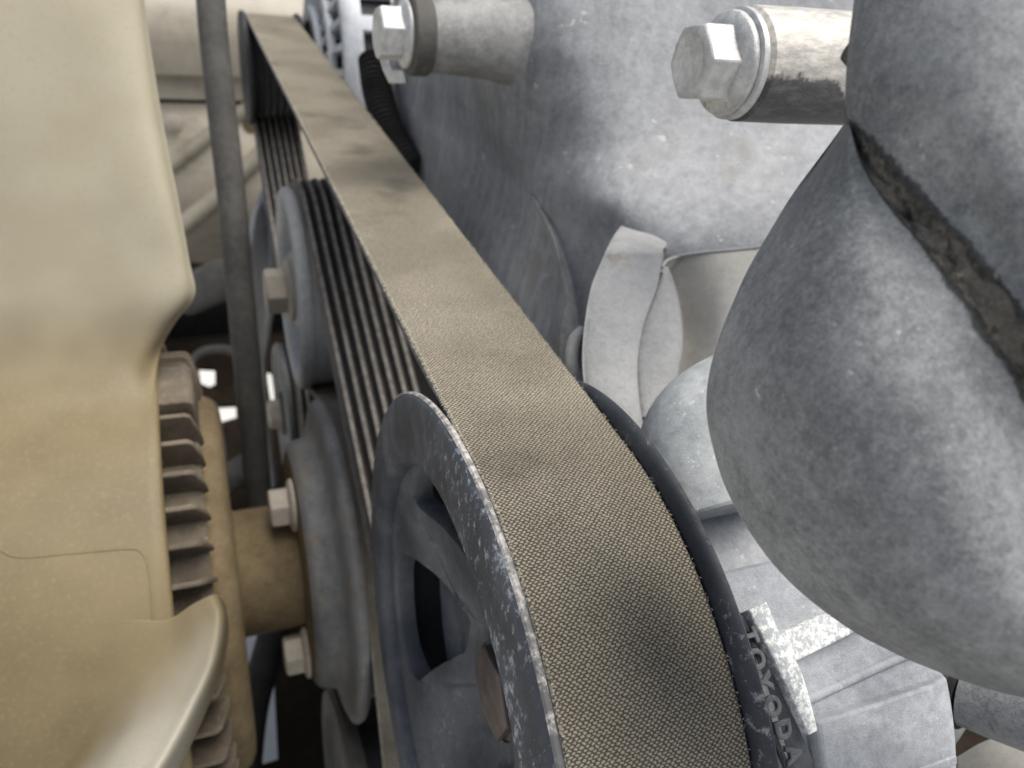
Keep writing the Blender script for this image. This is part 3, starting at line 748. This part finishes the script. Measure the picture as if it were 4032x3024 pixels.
# underbody tray with openings to the ground
def tray():
    zt = -35.
    holes = [
        [(-4.95,69.06,-35.00), (-3.46,68.62,-35.00), (-3.58,65.47,-35.00), (-4.13,65.09,-35.00), (-4.82,65.87,-35.00)],
        [(-4.14,61.55,-35.00), (-3.72,62.22,-35.00), (-2.02,62.03,-35.00), (-2.12,59.68,-35.00), (-4.04,59.08,-35.00)],
        [(-3.71,36.56,-35.00), (-1.73,36.02,-35.00), (-2.40,26.36,-35.00), (-3.59,26.30,-35.00), (-3.86,32.75,-35.00)],
        [(-4.23,33.20,-35.00), (-3.96,33.12,-35.00), (-3.81,30.08,-35.00), (-4.03,29.83,-35.00)],
        [(1.17,67.51,-35.00), (1.63,66.99,-35.00), (1.35,60.59,-35.00), (0.95,59.92,-35.00)],
    ]
    bm = bmesh.new()
    def loop(pts):
        vs = [bm.verts.new(p) for p in pts]
        return [bm.edges.new((vs[i], vs[(i + 1) % len(vs)])) for i in range(len(vs))]
    E = loop([(-16, -25, zt), (50, -25, zt), (50, 80, zt), (-16, 80, zt)])
    for h in holes: E += loop(h)
    bmesh.ops.triangle_fill(bm, use_beauty=True, use_dissolve=False, edges=E, normal=(0, 0, 1))
    bm.verts.index_update()
    V = [tuple(v.co) for v in bm.verts]; F = [tuple(v.index for v in f.verts) for f in bm.faces]
    bm.free(); return V, F
def holed(outer, holes, nrm):
    bm = bmesh.new(); E = []
    for pts in [outer] + holes:
        vs = [bm.verts.new(p) for p in pts]
        E += [bm.edges.new((vs[i], vs[(i + 1) % len(vs)])) for i in range(len(vs))]
    bmesh.ops.triangle_fill(bm, use_beauty=True, use_dissolve=False, edges=E, normal=nrm)
    bm.verts.index_update()
    V = [tuple(v.co) for v in bm.verts]; F = [tuple(v.index for v in f.verts) for f in bm.faces]
    bm.free(); return V, F
firewall = obj('lower_bulkhead', holed([(-40, 74, -15), (40, 74, -15), (40, 74, -34.6), (-40, 74, -34.6)], [[(-2.02,74.00,-21.16), (-1.48,74.00,-20.63), (-1.31,74.00,-23.39), (-1.51,74.00,-26.82), (-2.19,74.00,-26.89), (-2.13,74.00,-24.29)]], (0, -1, 0)), 'black', None, (0, 74, -34), solid=.6)
tag(firewall, 'black lower bulkhead in shadow under the beige panel', 'bulkhead')
tr = obj('underbody_tray', tray(), 'brown', None, (0, 40, -35), solid=.5)
tag(tr, 'dark brown underbody tray with square openings showing the bright ground below', 'underbody')

# ---------------------------------------------------------------- right-hand castings
cast = thing('engine_front_casting', 'big grey weathered aluminium engine casting right of the belt', 'engine casting', (6.43,17.38,1.41))
rows = [[(6.07,39.52,6.78),(5.79,34.53,6.92),(5.34,27.70,7.09),(5.15,24.08,7.19),(6.04,22.22,7.34),(7.40,21.20,7.52),(9.65,20.86,7.77),(12.06,20.21,8.05),(15.27,19.51,8.41)],
 [(5.65,37.35,3.39),(5.43,32.62,3.93),(4.94,25.81,4.68),(4.62,21.96,5.10),(5.38,19.98,5.39),(6.84,19.32,5.57),(9.28,19.36,5.75),(11.66,18.71,6.00),(14.66,17.82,6.33)],
 [(5.25,35.76,0.84),(5.04,30.76,1.76),(4.72,24.65,2.87),(4.46,21.06,3.52),(5.10,19.09,3.92),(6.45,18.47,4.10),(8.97,18.21,4.27),(11.25,17.47,4.51),(14.12,16.50,4.83)],
 [(4.72,33.79,-0.47),(4.68,28.86,0.66),(4.78,24.11,1.76),(4.58,21.14,2.41),(5.06,19.28,2.85),(6.28,18.03,3.18),(8.73,17.45,3.39),(10.92,16.57,3.57),(13.83,15.70,3.86)],
 [(4.65,31.48,-1.95),(4.63,27.15,-0.70),(5.07,22.78,0.42),(4.97,20.30,1.09),(5.41,18.72,1.53),(6.13,17.25,1.95),(7.58,16.37,2.20),(10.34,15.33,2.52),(13.09,14.40,2.81)],
 [(4.66,29.34,-3.16),(4.61,25.06,-1.85),(5.22,20.98,-0.58),(5.24,18.74,0.14),(5.50,17.33,0.54),(5.85,16.02,0.94),(6.83,15.07,1.15),(9.12,14.11,1.46),(12.34,13.10,1.76)],
 [(4.18,26.12,-4.34),(4.56,22.96,-3.03),(5.11,19.74,-1.69),(5.38,17.75,-1.00),(5.76,16.66,-0.44),(6.04,15.76,-0.05),(6.62,14.38,0.40),(8.68,13.20,0.81),(11.74,12.15,1.13)],
 [(4.33,22.76,-5.33),(4.80,20.67,-4.29),(4.99,17.91,-2.89),(5.47,16.58,-2.24),(5.75,15.84,-1.81),(6.00,14.92,-1.29),(6.53,13.75,-0.74),(8.41,12.37,-0.18),(11.27,11.20,0.21)],
 [(4.86,19.44,-6.00),(4.84,17.63,-4.88),(5.06,16.27,-4.07),(5.47,15.21,-3.46),(5.68,14.40,-2.98),(5.84,13.61,-2.52),(6.45,12.47,-1.88),(8.05,11.33,-1.36),(10.78,10.12,-0.92)],
 [(5.83,15.68,-7.03),(5.15,14.26,-5.78),(5.14,13.76,-5.39),(5.44,13.14,-4.96),(5.50,12.44,-4.42),(5.73,11.51,-3.73),(6.40,10.76,-3.26),(7.46,9.85,-2.74),(10.08,8.70,-2.30)]]
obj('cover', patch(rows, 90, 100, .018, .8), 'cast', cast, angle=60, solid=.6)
# sharp web at the crease and a raised rib lower down
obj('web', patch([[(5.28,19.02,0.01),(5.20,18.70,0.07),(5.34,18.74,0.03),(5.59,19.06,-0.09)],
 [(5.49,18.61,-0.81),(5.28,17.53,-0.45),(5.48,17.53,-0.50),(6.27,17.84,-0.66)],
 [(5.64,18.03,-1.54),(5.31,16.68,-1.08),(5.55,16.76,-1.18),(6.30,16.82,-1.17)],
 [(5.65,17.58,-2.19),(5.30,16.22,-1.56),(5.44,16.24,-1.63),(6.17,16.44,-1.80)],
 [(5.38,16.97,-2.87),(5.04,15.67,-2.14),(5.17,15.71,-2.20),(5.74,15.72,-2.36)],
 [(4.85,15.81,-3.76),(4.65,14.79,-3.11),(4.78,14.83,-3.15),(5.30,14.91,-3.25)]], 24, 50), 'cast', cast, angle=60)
obj('curved_rib', patch([[(6.76,16.33,0.12),(6.23,15.51,0.46),(6.17,15.32,0.52),(6.32,15.01,0.54),(6.65,14.73,0.55),(6.92,14.68,0.47),(7.11,14.79,0.39),(7.60,15.41,0.09)],
 [(6.25,15.75,0.07),(5.53,14.61,0.57),(5.45,14.38,0.67),(5.71,14.10,0.71),(6.04,13.83,0.72),(6.33,13.78,0.66),(6.52,13.90,0.58),(7.11,14.67,0.20)],
 [(5.96,15.46,-0.16),(4.98,13.88,0.57),(4.91,13.66,0.67),(5.21,13.43,0.76),(5.60,13.28,0.80),(5.94,13.25,0.80),(6.07,13.34,0.75),(6.64,14.11,0.40)],
 [(5.74,15.23,-0.36),(4.78,13.66,0.40),(4.71,13.44,0.50),(5.03,13.20,0.60),(5.46,13.04,0.65),(5.82,13.00,0.64),(5.94,13.09,0.60),(6.51,13.85,0.23)],
 [(5.29,14.70,-0.76),(4.36,13.15,0.06),(4.29,12.94,0.17),(4.65,12.69,0.27),(5.09,12.52,0.32),(5.48,12.47,0.32),(5.60,12.56,0.26),(6.16,13.31,-0.14)],
 [(4.82,13.89,-1.29),(3.92,12.39,-0.40),(3.85,12.18,-0.28),(4.15,11.95,-0.18),(4.54,11.81,-0.13),(4.89,11.77,-0.15),(5.00,11.86,-0.20),(5.54,12.58,-0.64)],
 [(4.50,13.15,-1.82),(3.62,11.69,-0.85),(3.55,11.49,-0.72),(3.82,11.28,-0.62),(4.18,11.14,-0.58),(4.48,11.12,-0.60),(4.60,11.20,-0.66),(5.12,11.91,-1.14)],
 [(4.34,12.37,-2.31),(3.45,10.96,-1.26),(3.38,10.77,-1.12),(3.62,10.57,-1.02),(3.96,10.44,-0.98),(4.24,10.43,-1.00),(4.35,10.51,-1.07),(4.87,11.19,-1.59)],
 [(4.38,11.38,-3.13),(3.48,10.06,-1.97),(3.41,9.88,-1.82),(3.60,9.71,-1.71),(3.88,9.60,-1.68),(4.13,9.59,-1.72),(4.24,9.67,-1.79),(4.76,10.30,-2.37)]], 44, 60), 'cast_light', cast, angle=60)
obj('crescent_rib', patch([[(6.05,13.37,0.35),(5.95,13.05,0.51),(5.94,12.98,0.54),(6.01,13.01,0.52),(6.11,13.15,0.45),(6.32,13.37,0.34),(6.89,14.14,-0.04)],
 [(5.88,13.12,0.20),(5.78,12.81,0.35),(5.81,12.72,0.40),(5.95,12.72,0.38),(6.09,12.85,0.32),(6.29,13.06,0.20),(6.87,13.82,-0.19)],
 [(5.58,12.75,-0.05),(5.48,12.43,0.12),(5.59,12.32,0.17),(5.80,12.30,0.16),(6.01,12.39,0.10),(6.22,12.60,-0.02),(6.80,13.35,-0.44)],
 [(5.21,12.33,-0.36),(5.11,12.02,-0.19),(5.29,11.88,-0.13),(5.60,11.82,-0.13),(5.88,11.89,-0.18),(6.08,12.10,-0.31),(6.67,12.82,-0.75)],
 [(4.88,11.88,-0.70),(4.79,11.58,-0.52),(5.01,11.42,-0.45),(5.37,11.34,-0.44),(5.69,11.39,-0.50),(5.89,11.59,-0.64),(6.47,12.30,-1.10)],
 [(4.66,11.42,-1.02),(4.57,11.12,-0.83),(4.76,10.98,-0.76),(5.12,10.90,-0.76),(5.42,10.95,-0.82),(5.62,11.15,-0.97),(6.19,11.84,-1.46)],
 [(4.45,10.60,-1.60),(4.35,10.32,-1.39),(4.48,10.20,-1.32),(4.73,10.16,-1.33),(4.96,10.23,-1.41),(5.16,10.42,-1.57),(5.72,11.08,-2.12)]], 30, 50), 'cast_light', cast, angle=60)
obj('ridge_line', tube(smoothpath([(5.81,12.83,0.45), (6.31,13.48,0.39), (6.70,13.64,0.42), (7.00,13.42,0.59), (7.66,13.02,0.82), (8.56,12.64,1.06)], 6), .045, 10), 'cast_light', cast)
obj('side_panel', patch([[(6.62,13.88,0.24),(7.00,13.42,0.59),(7.66,13.02,0.82),(8.56,12.64,1.06)],
 [(6.38,13.49,-0.48),(6.72,13.17,-0.34),(7.05,12.17,0.14),(8.11,11.68,0.31)],
 [(5.89,12.99,-1.14),(6.51,12.48,-0.91),(6.85,11.60,-0.45),(7.89,11.11,-0.27)],
 [(5.55,12.36,-1.71),(6.21,11.84,-1.46),(6.64,11.04,-1.02),(7.67,10.56,-0.84)],
 [(5.38,11.26,-2.83),(5.89,10.82,-2.58),(6.25,9.99,-2.02),(7.26,9.53,-1.84)]], 30, 30), 'beige_plastic', cast, angle=60)
lug = obj('casting_lug', tube(smoothpath([(4.14,12.74,-0.78), (3.87,12.61,-0.96), (3.69,12.20,-1.28), (3.77,11.77,-1.48)], 6), .16, 12), 'cast_light', cast)

# left boss with its bolt
BL = (1.61,20.52,3.68)
c = (BL[1], BL[2])
obj('bolt_boss', lathe([(BL[0] + .95, .2), (BL[0] + .95, .88), (BL[0] + 1.2, .9), (BL[0] + 2., .95), (BL[0] + 2.4, .98), (BL[0] + 2.9, 1.06), (BL[0] + 3.3, 1.18), (BL[0] + 3.7, 1.36), (BL[0] + 4.1, 1.5)], c, 64), 'cast_boss', cast)
bkt = obj('bracket_strap', lathe([(BL[0] + .42, .2), (BL[0] + .40, .92), (BL[0] + .46, .98), (BL[0] + .88, .98), (BL[0] + .94, .92), (BL[0] + .94, .2)], c, 48), 'rodgrey', None, BL)
tag(bkt, 'dark grey strap end clamped under the upper left bolt on the casting boss', 'bracket')
bolt('flange_bolt', 'bright zinc hex bolt on the casting boss beside the far end of the belt', BL[0] + .40, c, 1.15, .62, .82, .16, 'zinc', rot=20, group='hex bolts on the engine casting')
tab = obj('clip_tab', plate([(1.47,21.65,3.15), (1.57,21.26,2.66), (1.69,21.00,2.37), (2.07,20.64,2.47), (2.02,20.75,2.79), (1.77,20.97,2.75), (1.70,21.32,3.02)], (.1, .2, -.05)), 'zinc', None, (1.73,21.20,2.68), bevel=.04)
tag(tab, 'small bright metal tab hanging below the upper left bolt', 'bracket')
# right boss with its bolt
BR_ = (5.18,11.58,4.97)
c2_ = (BR_[1], BR_[2])
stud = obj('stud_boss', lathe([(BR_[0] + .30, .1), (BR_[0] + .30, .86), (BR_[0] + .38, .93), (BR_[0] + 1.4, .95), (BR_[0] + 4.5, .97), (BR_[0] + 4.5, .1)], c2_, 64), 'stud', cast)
bolt('flange_bolt', 'largest pale hex bolt with a washer, on the thick worn stud beside the rubber hose', BR_[0] + .30, c2_, 1.15, .62, .84, .18, 'zinc', rot=14, washer=(.90, .16), group='hex bolts on the engine casting')

# ---------------------------------------------------------------- corrugated conduit behind the belt
def conduit():
    P = smoothpath([(3.97,33.49,0.49), (3.89,32.53,-0.20), (3.91,31.54,-0.86), (3.97,30.27,-1.52), (4.14,29.09,-1.97), (4.48,27.92,-2.31)], 22)
    return tube(P, [.62 if i % 4 in (0, 1) else .5 for i in range(len(P))], 20)
cd = obj('corrugated_conduit', conduit(), 'black', None, (3.34,27.83,-0.58), angle=25)
tag(cd, 'black corrugated conduit tucked behind the right edge of the belt', 'conduit')

# ---------------------------------------------------------------- elbow pipe
el = thing('water_pipe_elbow', 'pale oxidised metal pipe elbow below the curved rib, beside the rear pulley flange', 'pipe', (4.40,8.41,-0.66))
obj('elbow', tube(smoothpath([(7.01,7.84,0.25), (6.05,8.15,0.25), (5.02,8.28,0.13), (4.20,8.15,-0.23), (3.79,7.61,-0.71), (3.76,7.12,-1.06)], 8), [1.06] * 37 + [1.08, 1.1, 1.1, 1.07], 40), 'pipe', el, bevel=.08)

# ---------------------------------------------------------------- big rubber hose
hs = thing('rubber_hose', 'very large dusty grey ribbed rubber hose filling the right side', 'hose', (3.79,4.15,3.11))
def set_dirt(o, nu, fn):
    at = o.data.attributes.new('dirt', 'FLOAT', 'POINT'); w = nu + 1; nv = len(o.data.vertices) // w - 1
    for i in range(len(o.data.vertices)): at.data[i].value = fn((i % w) / nu, (i // w) / nv)
hose_low = [[(4.51,7.76,5.03),(3.65,6.88,5.26),(3.26,6.48,5.36),(3.25,6.48,5.36),(2.75,5.95,5.49),(2.41,5.59,5.58),(2.19,5.36,5.63),(2.14,5.29,5.65),(2.15,5.30,5.64),(2.27,5.42,5.61),(2.55,5.69,5.54)],
 [(4.08,7.56,4.54),(3.23,6.70,4.82),(2.86,6.31,4.95),(2.82,6.23,4.97),(2.38,5.70,5.14),(2.09,5.28,5.27),(1.96,4.99,5.36),(2.01,4.92,5.38),(2.06,4.89,5.38),(2.16,4.95,5.36),(2.43,5.18,5.28)],
 [(3.66,7.34,4.05),(2.83,6.52,4.38),(2.47,6.14,4.53),(2.39,5.96,4.60),(2.04,5.43,4.80),(1.81,4.92,5.00),(1.81,4.60,5.12),(1.98,4.50,5.15),(2.08,4.44,5.16),(2.18,4.46,5.15),(2.43,4.63,5.08)],
 [(3.15,7.01,3.34),(2.33,6.23,3.74),(2.00,5.87,3.93),(1.87,5.58,4.08),(1.64,5.07,4.34),(1.50,4.47,4.65),(1.64,4.11,4.84),(1.99,4.02,4.89),(2.17,3.95,4.93),(2.27,3.93,4.94),(2.52,4.06,4.87)],
 [(2.74,6.62,2.59),(1.94,5.89,3.08),(1.62,5.54,3.30),(1.46,5.18,3.54),(1.32,4.68,3.87),(1.25,4.03,4.30),(1.50,3.65,4.56),(2.00,3.56,4.62),(2.28,3.51,4.66),(2.45,3.50,4.66),(2.72,3.61,4.59)],
 [(2.56,6.27,2.07),(1.75,5.58,2.61),(1.43,5.26,2.86),(1.26,4.84,3.17),(1.16,4.34,3.54),(1.15,3.68,4.02),(1.49,3.28,4.28),(2.14,3.20,4.30),(2.53,3.16,4.30),(2.77,3.17,4.29),(3.10,3.29,4.18)],
 [(2.54,5.86,1.57),(1.72,5.23,2.17),(1.40,4.92,2.45),(1.24,4.51,2.79),(1.15,4.00,3.20),(1.19,3.35,3.71),(1.60,2.95,3.97),(2.34,2.85,3.96),(2.79,2.81,3.93),(3.10,2.83,3.88),(3.48,2.94,3.75)],
 [(2.69,5.35,1.02),(1.84,4.77,1.69),(1.50,4.49,2.00),(1.35,4.11,2.37),(1.24,3.61,2.84),(1.31,2.99,3.38),(1.77,2.60,3.65),(2.58,2.49,3.61),(3.10,2.44,3.55),(3.47,2.46,3.48),(3.91,2.56,3.31)],
 [(3.12,4.66,0.41),(2.22,4.15,1.14),(1.86,3.90,1.49),(1.67,3.56,1.90),(1.51,3.10,2.43),(1.53,2.55,3.02),(1.96,2.20,3.30),(2.80,2.10,3.22),(3.36,2.07,3.13),(3.76,2.09,3.03),(4.26,2.19,2.81)],
 [(3.77,3.96,-0.07),(2.81,3.53,0.73),(2.42,3.32,1.11),(2.17,3.02,1.54),(1.89,2.60,2.13),(1.81,2.12,2.72),(2.18,1.82,2.96),(2.99,1.73,2.82),(3.55,1.70,2.68),(4.00,1.72,2.52),(4.53,1.81,2.25)],
 [(4.66,3.29,-0.36),(3.62,2.93,0.49),(3.18,2.75,0.88),(2.92,2.52,1.25),(2.46,2.14,1.90),(2.27,1.75,2.44),(2.55,1.49,2.64),(3.27,1.40,2.46),(3.80,1.37,2.28),(4.23,1.38,2.08),(4.81,1.46,1.75)],
 [(5.64,2.68,-0.49),(4.51,2.38,0.39),(4.02,2.23,0.79),(3.79,2.08,1.07),(3.12,1.74,1.77),(2.84,1.43,2.22),(3.00,1.21,2.37),(3.60,1.12,2.15),(4.06,1.09,1.96),(4.48,1.10,1.73),(5.09,1.17,1.34)],
 [(6.72,2.08,-0.55),(5.49,1.84,0.35),(4.95,1.73,0.76),(4.76,1.63,0.94),(3.84,1.34,1.69),(3.47,1.11,2.07),(3.51,0.94,2.15),(3.98,0.86,1.92),(4.37,0.83,1.70),(4.79,0.85,1.43),(5.44,0.91,1.00)]]
lo_ = obj('lower_fold', patch(hose_low, 70, 90, .015, .9), 'hose', hs, angle=180, keep=True)
set_dirt(lo_, 70, lambda u, v: max(0., min(1., (u - .735) / .12)))
hose_up = [[(3.53,6.58,5.31),(3.53,6.58,5.31),(3.51,6.60,5.35),(3.46,6.63,5.46),(3.46,6.74,5.77),(3.50,6.92,6.23),(3.62,7.13,6.84),(3.89,7.31,7.52)],
 [(2.43,5.58,5.57),(2.43,5.58,5.57),(2.41,5.59,5.61),(2.37,5.61,5.70),(2.35,5.69,5.97),(2.38,5.82,6.36),(2.46,5.99,6.87),(2.68,6.12,7.45)],
 [(2.29,5.17,5.10),(2.16,4.95,5.36),(2.09,4.83,5.50),(2.07,4.68,5.77),(2.08,4.48,6.20),(2.33,4.47,6.63),(2.81,4.62,7.10),(3.69,5.04,7.68)],
 [(2.32,4.67,4.89),(2.20,4.47,5.15),(2.17,4.40,5.28),(2.20,4.30,5.53),(2.22,4.11,5.96),(2.57,4.17,6.37),(3.28,4.45,6.83),(4.53,5.04,7.41)],
 [(2.43,4.13,4.67),(2.32,3.96,4.92),(2.32,3.92,5.04),(2.41,3.87,5.28),(2.43,3.70,5.70),(2.90,3.82,6.09),(3.85,4.20,6.51),(5.52,4.93,7.07)],
 [(2.61,3.69,4.38),(2.50,3.53,4.64),(2.50,3.49,4.76),(2.58,3.44,5.00),(2.59,3.28,5.43),(3.08,3.38,5.80),(4.07,3.72,6.18),(5.79,4.38,6.67)],
 [(2.77,3.24,4.07),(2.64,3.10,4.34),(2.64,3.06,4.47),(2.73,3.01,4.70),(2.73,2.86,5.15),(3.22,2.95,5.49),(4.24,3.24,5.84),(6.03,3.82,6.26)],
 [(2.91,2.80,3.76),(2.78,2.67,4.04),(2.77,2.63,4.17),(2.86,2.59,4.41),(2.85,2.45,4.86),(3.36,2.52,5.19),(4.40,2.77,5.49),(6.26,3.27,5.84)]]
up_ = obj('upper_fold', patch(hose_up, 70, 70, .015, .9), 'hose', hs, angle=180, keep=True)
set_dirt(up_, 70, lambda u, v: max(0., min(1., (.40 - u) / .14)))
DEEP = (Vector((3.55,5.01,4.18)) - Vector((3.46,4.95,4.22)))
def groove_dirt():
    pts = smoothpath([(2.71,6.17,6.32), (2.59,5.92,5.99), (2.45,5.69,5.74)] + [r[9] for r in hose_low[1:]], 24)
    V = []; F = []; n = 12
    V, F = tube(pts, [.03 + .10 * min(1., i / 80) + .5 * max(0., (i / 24 - 8.2) / 5) for i in range(len(pts))], 28)
    V2 = []
    for v in V:
        q = Vector(v); V2.append(tuple(q + DEEP * .9 + noise.noise_vector(q * 2.2) * .10 + noise.noise_vector(q * 6.) * .08))
    return V2, F
obj('packed_dirt', groove_dirt(), 'dirt', hs, angle=180)

# ---------------------------------------------------------------- pump details
T_OUT = [(1605, 1329)]
def raised(poly, h, c=PS):
    """outline lying on the pump barrel, raised outward by h"""
    n = len(poly); V = []
    for k in (0, 1):
        for p in poly:
            y, z = p[1] - c[0], p[2] - c[1]; r = hypot(y, z)
            f = (r + (h if k else -.15)) / r
            V.append((p[0], c[0] + y * f, c[1] + z * f))
    F = [tuple(range(n, 2 * n))] + [(i, (i + 1) % n, n + (i + 1) % n, n + i) for i in range(n)]
    return V, F
def raised_band(Lp, Rp, h, c=PS, n=24, m=6):
    """band between two lines lying on the pump barrel, standing proud by h, with rounded shoulders"""
    Lc = smoothpath(Lp, 8); Rc = smoothpath(Rp, 8); V = []; F = []
    prof = [(0, -.2), (0, h * .75), (.04, h * .94), (.10, h), (.5, h), (.9, h), (.96, h * .94), (1, h * .75), (1, -.2)]
    k = len(prof)
    for l, r in zip(Lc, Rc):
        for f, hh in prof:
            p = l.lerp(r, f); y, z = p.y - c[0], p.z - c[1]; q = (5.2 + hh) / hypot(y, z)
            V.append((p.x, c[0] + y * q, c[1] + z * q))
    N = len(Lc)
    F = [(i * k + j, i * k + j + 1, (i + 1) * k + j + 1, (i + 1) * k + j) for i in range(N - 1) for j in range(k - 1)]
    F.append(tuple(range(k))); F.append(tuple((N - 1) * k + j for j in range(k)))
    return V, F
obj('raised_rib', raised_band([(3.10,5.24,-0.99), (3.19,4.84,-1.26), (3.33,4.37,-1.64), (3.50,3.97,-2.06)], [(3.44,5.28,-0.97), (3.48,4.92,-1.20), (3.63,4.50,-1.52), (3.67,3.98,-2.04)], .17), 't_rib', pump, angle=50)
obj('raised_rib', raised_band([(3.35,4.92,-1.20), (3.98,4.98,-1.16), (4.52,5.05,-1.11), (5.16,5.11,-1.07)], [(3.48,4.60,-1.44), (4.14,4.67,-1.39), (4.81,4.75,-1.33), (5.39,4.84,-1.26)], .155), 't_rib', pump, angle=50)
obj('name_strip', raised([(2.99,5.22,-1.00), (3.07,5.20,-1.01), (3.16,4.78,-1.30), (3.33,4.29,-1.72), (3.58,3.80,-2.26), (3.85,3.40,-2.86), (3.31,3.48,-2.72), (3.04,3.96,-2.06), (2.93,4.44,-1.58)], .05), 'cast_dark', pump, angle=30, bevel=.02)
obj('lower_barrel', lathe([(3.62, 4.6), (3.62, 5.25), (3.7, 5.36), (4.6, 5.40), (5.9, 5.36), (6.15, 5.28), (6.42, 4.9), (6.46, 4.4)], PS, 60, 4, 42.2, closed=True, caps=True), 'pump', pump, bevel=.08, segs=3)
obj('casting_ridge', lathe([(4.2, 5.2), (4.2, 5.42), (6.0, 5.42), (6.0, 5.2)], PS, 6, 29.5, 31, closed=True, caps=True), 'pump', pump, bevel=.04)
obj('step_ridge', tube(smoothpath([(3.74,4.23,-1.83), (4.48,4.29,-1.78), (5.33,4.35,-1.71), (5.93,4.39,-1.68)], 6), .07, 10), 'pump', pump)

def letters():
    spots = [('T', (3.01,4.95,-1.12)), ('O', (3.00,4.70,-1.29)), ('Y', (3.02,4.48,-1.48)), ('O', (3.06,4.24,-1.69)), ('D', (3.15,4.02,-1.92)), ('A', (3.25,3.80,-2.18))]
    for ch, p in spots:
        cu = bpy.data.curves.new('letter', 'FONT'); cu.body = ch; cu.size = .33 * S; cu.extrude = .012 * S; cu.bevel_depth = .02 * S; cu.bevel_resolution = 3
        cu.align_x = 'CENTER'; cu.align_y = 'CENTER'
        tmp = bpy.data.objects.new('letter_tmp', cu); COL.objects.link(tmp)
        dg = bpy.context.evaluated_depsgraph_get()
        me = bpy.data.meshes.new_from_object(tmp.evaluated_get(dg)); bpy.data.objects.remove(tmp)
        nrm = Vector((0, p[1] - PS[0], p[2] - PS[1])).normalized()
        upv = Vector((1, 0, 0)); rt = upv.cross(nrm).normalized()
        R_ = Matrix((rt, upv, nrm)).transposed()
        me.transform(R_.to_4x4())
        me.materials.clear(); me.materials.append(M['letter'])
        o = bpy.data.objects.new('letter', me); COL.objects.link(o); o.parent = pump
        o.location = (Vector(p) + nrm * .05 - org(pump)) * S
letters()

# ---------------------------------------------------------------- engine block face behind the pulleys, lower right odds
blk = obj('engine_block', box((7.0, 32., -26), (5, 36, 38)), 'black_steel', None, (7, 32, -45), bevel=.5)
tag(blk, 'dark engine block face in shadow behind the belt and pulleys', 'engine block')
h2 = thing('hose_end', 'grey rubber hose end under the big hose at the lower right edge', 'hose', (8.19,4.02,-3.53))
obj('tube', tube([(8.22,4.54,-3.88), (8.39,4.19,-3.72), (8.66,3.28,-3.16)], [.52, .55, .6], 28), 'hose', h2)
obj('clip_ring', tube([(8.23,4.63,-3.94), (8.26,4.52,-3.89)], [.60, .60], 28), 'black', h2)
cv = obj('beige_cover', patch([[(9.12,4.43,-6.07),(9.39,4.28,-5.36),(9.85,3.99,-4.72),(10.46,3.73,-4.32)],
 [(8.29,3.73,-5.74),(8.59,3.52,-5.10),(9.01,3.27,-4.62),(9.46,2.97,-4.21)],
 [(7.79,3.10,-5.85),(8.05,2.87,-5.27),(8.41,2.59,-4.68),(8.92,2.33,-4.35)]], 20, 20), 'beige_plastic', None, (9.21,3.72,-5.15), solid=.3, angle=60)
tag(cv, 'small beige plastic cover in the bottom right corner', 'cover')
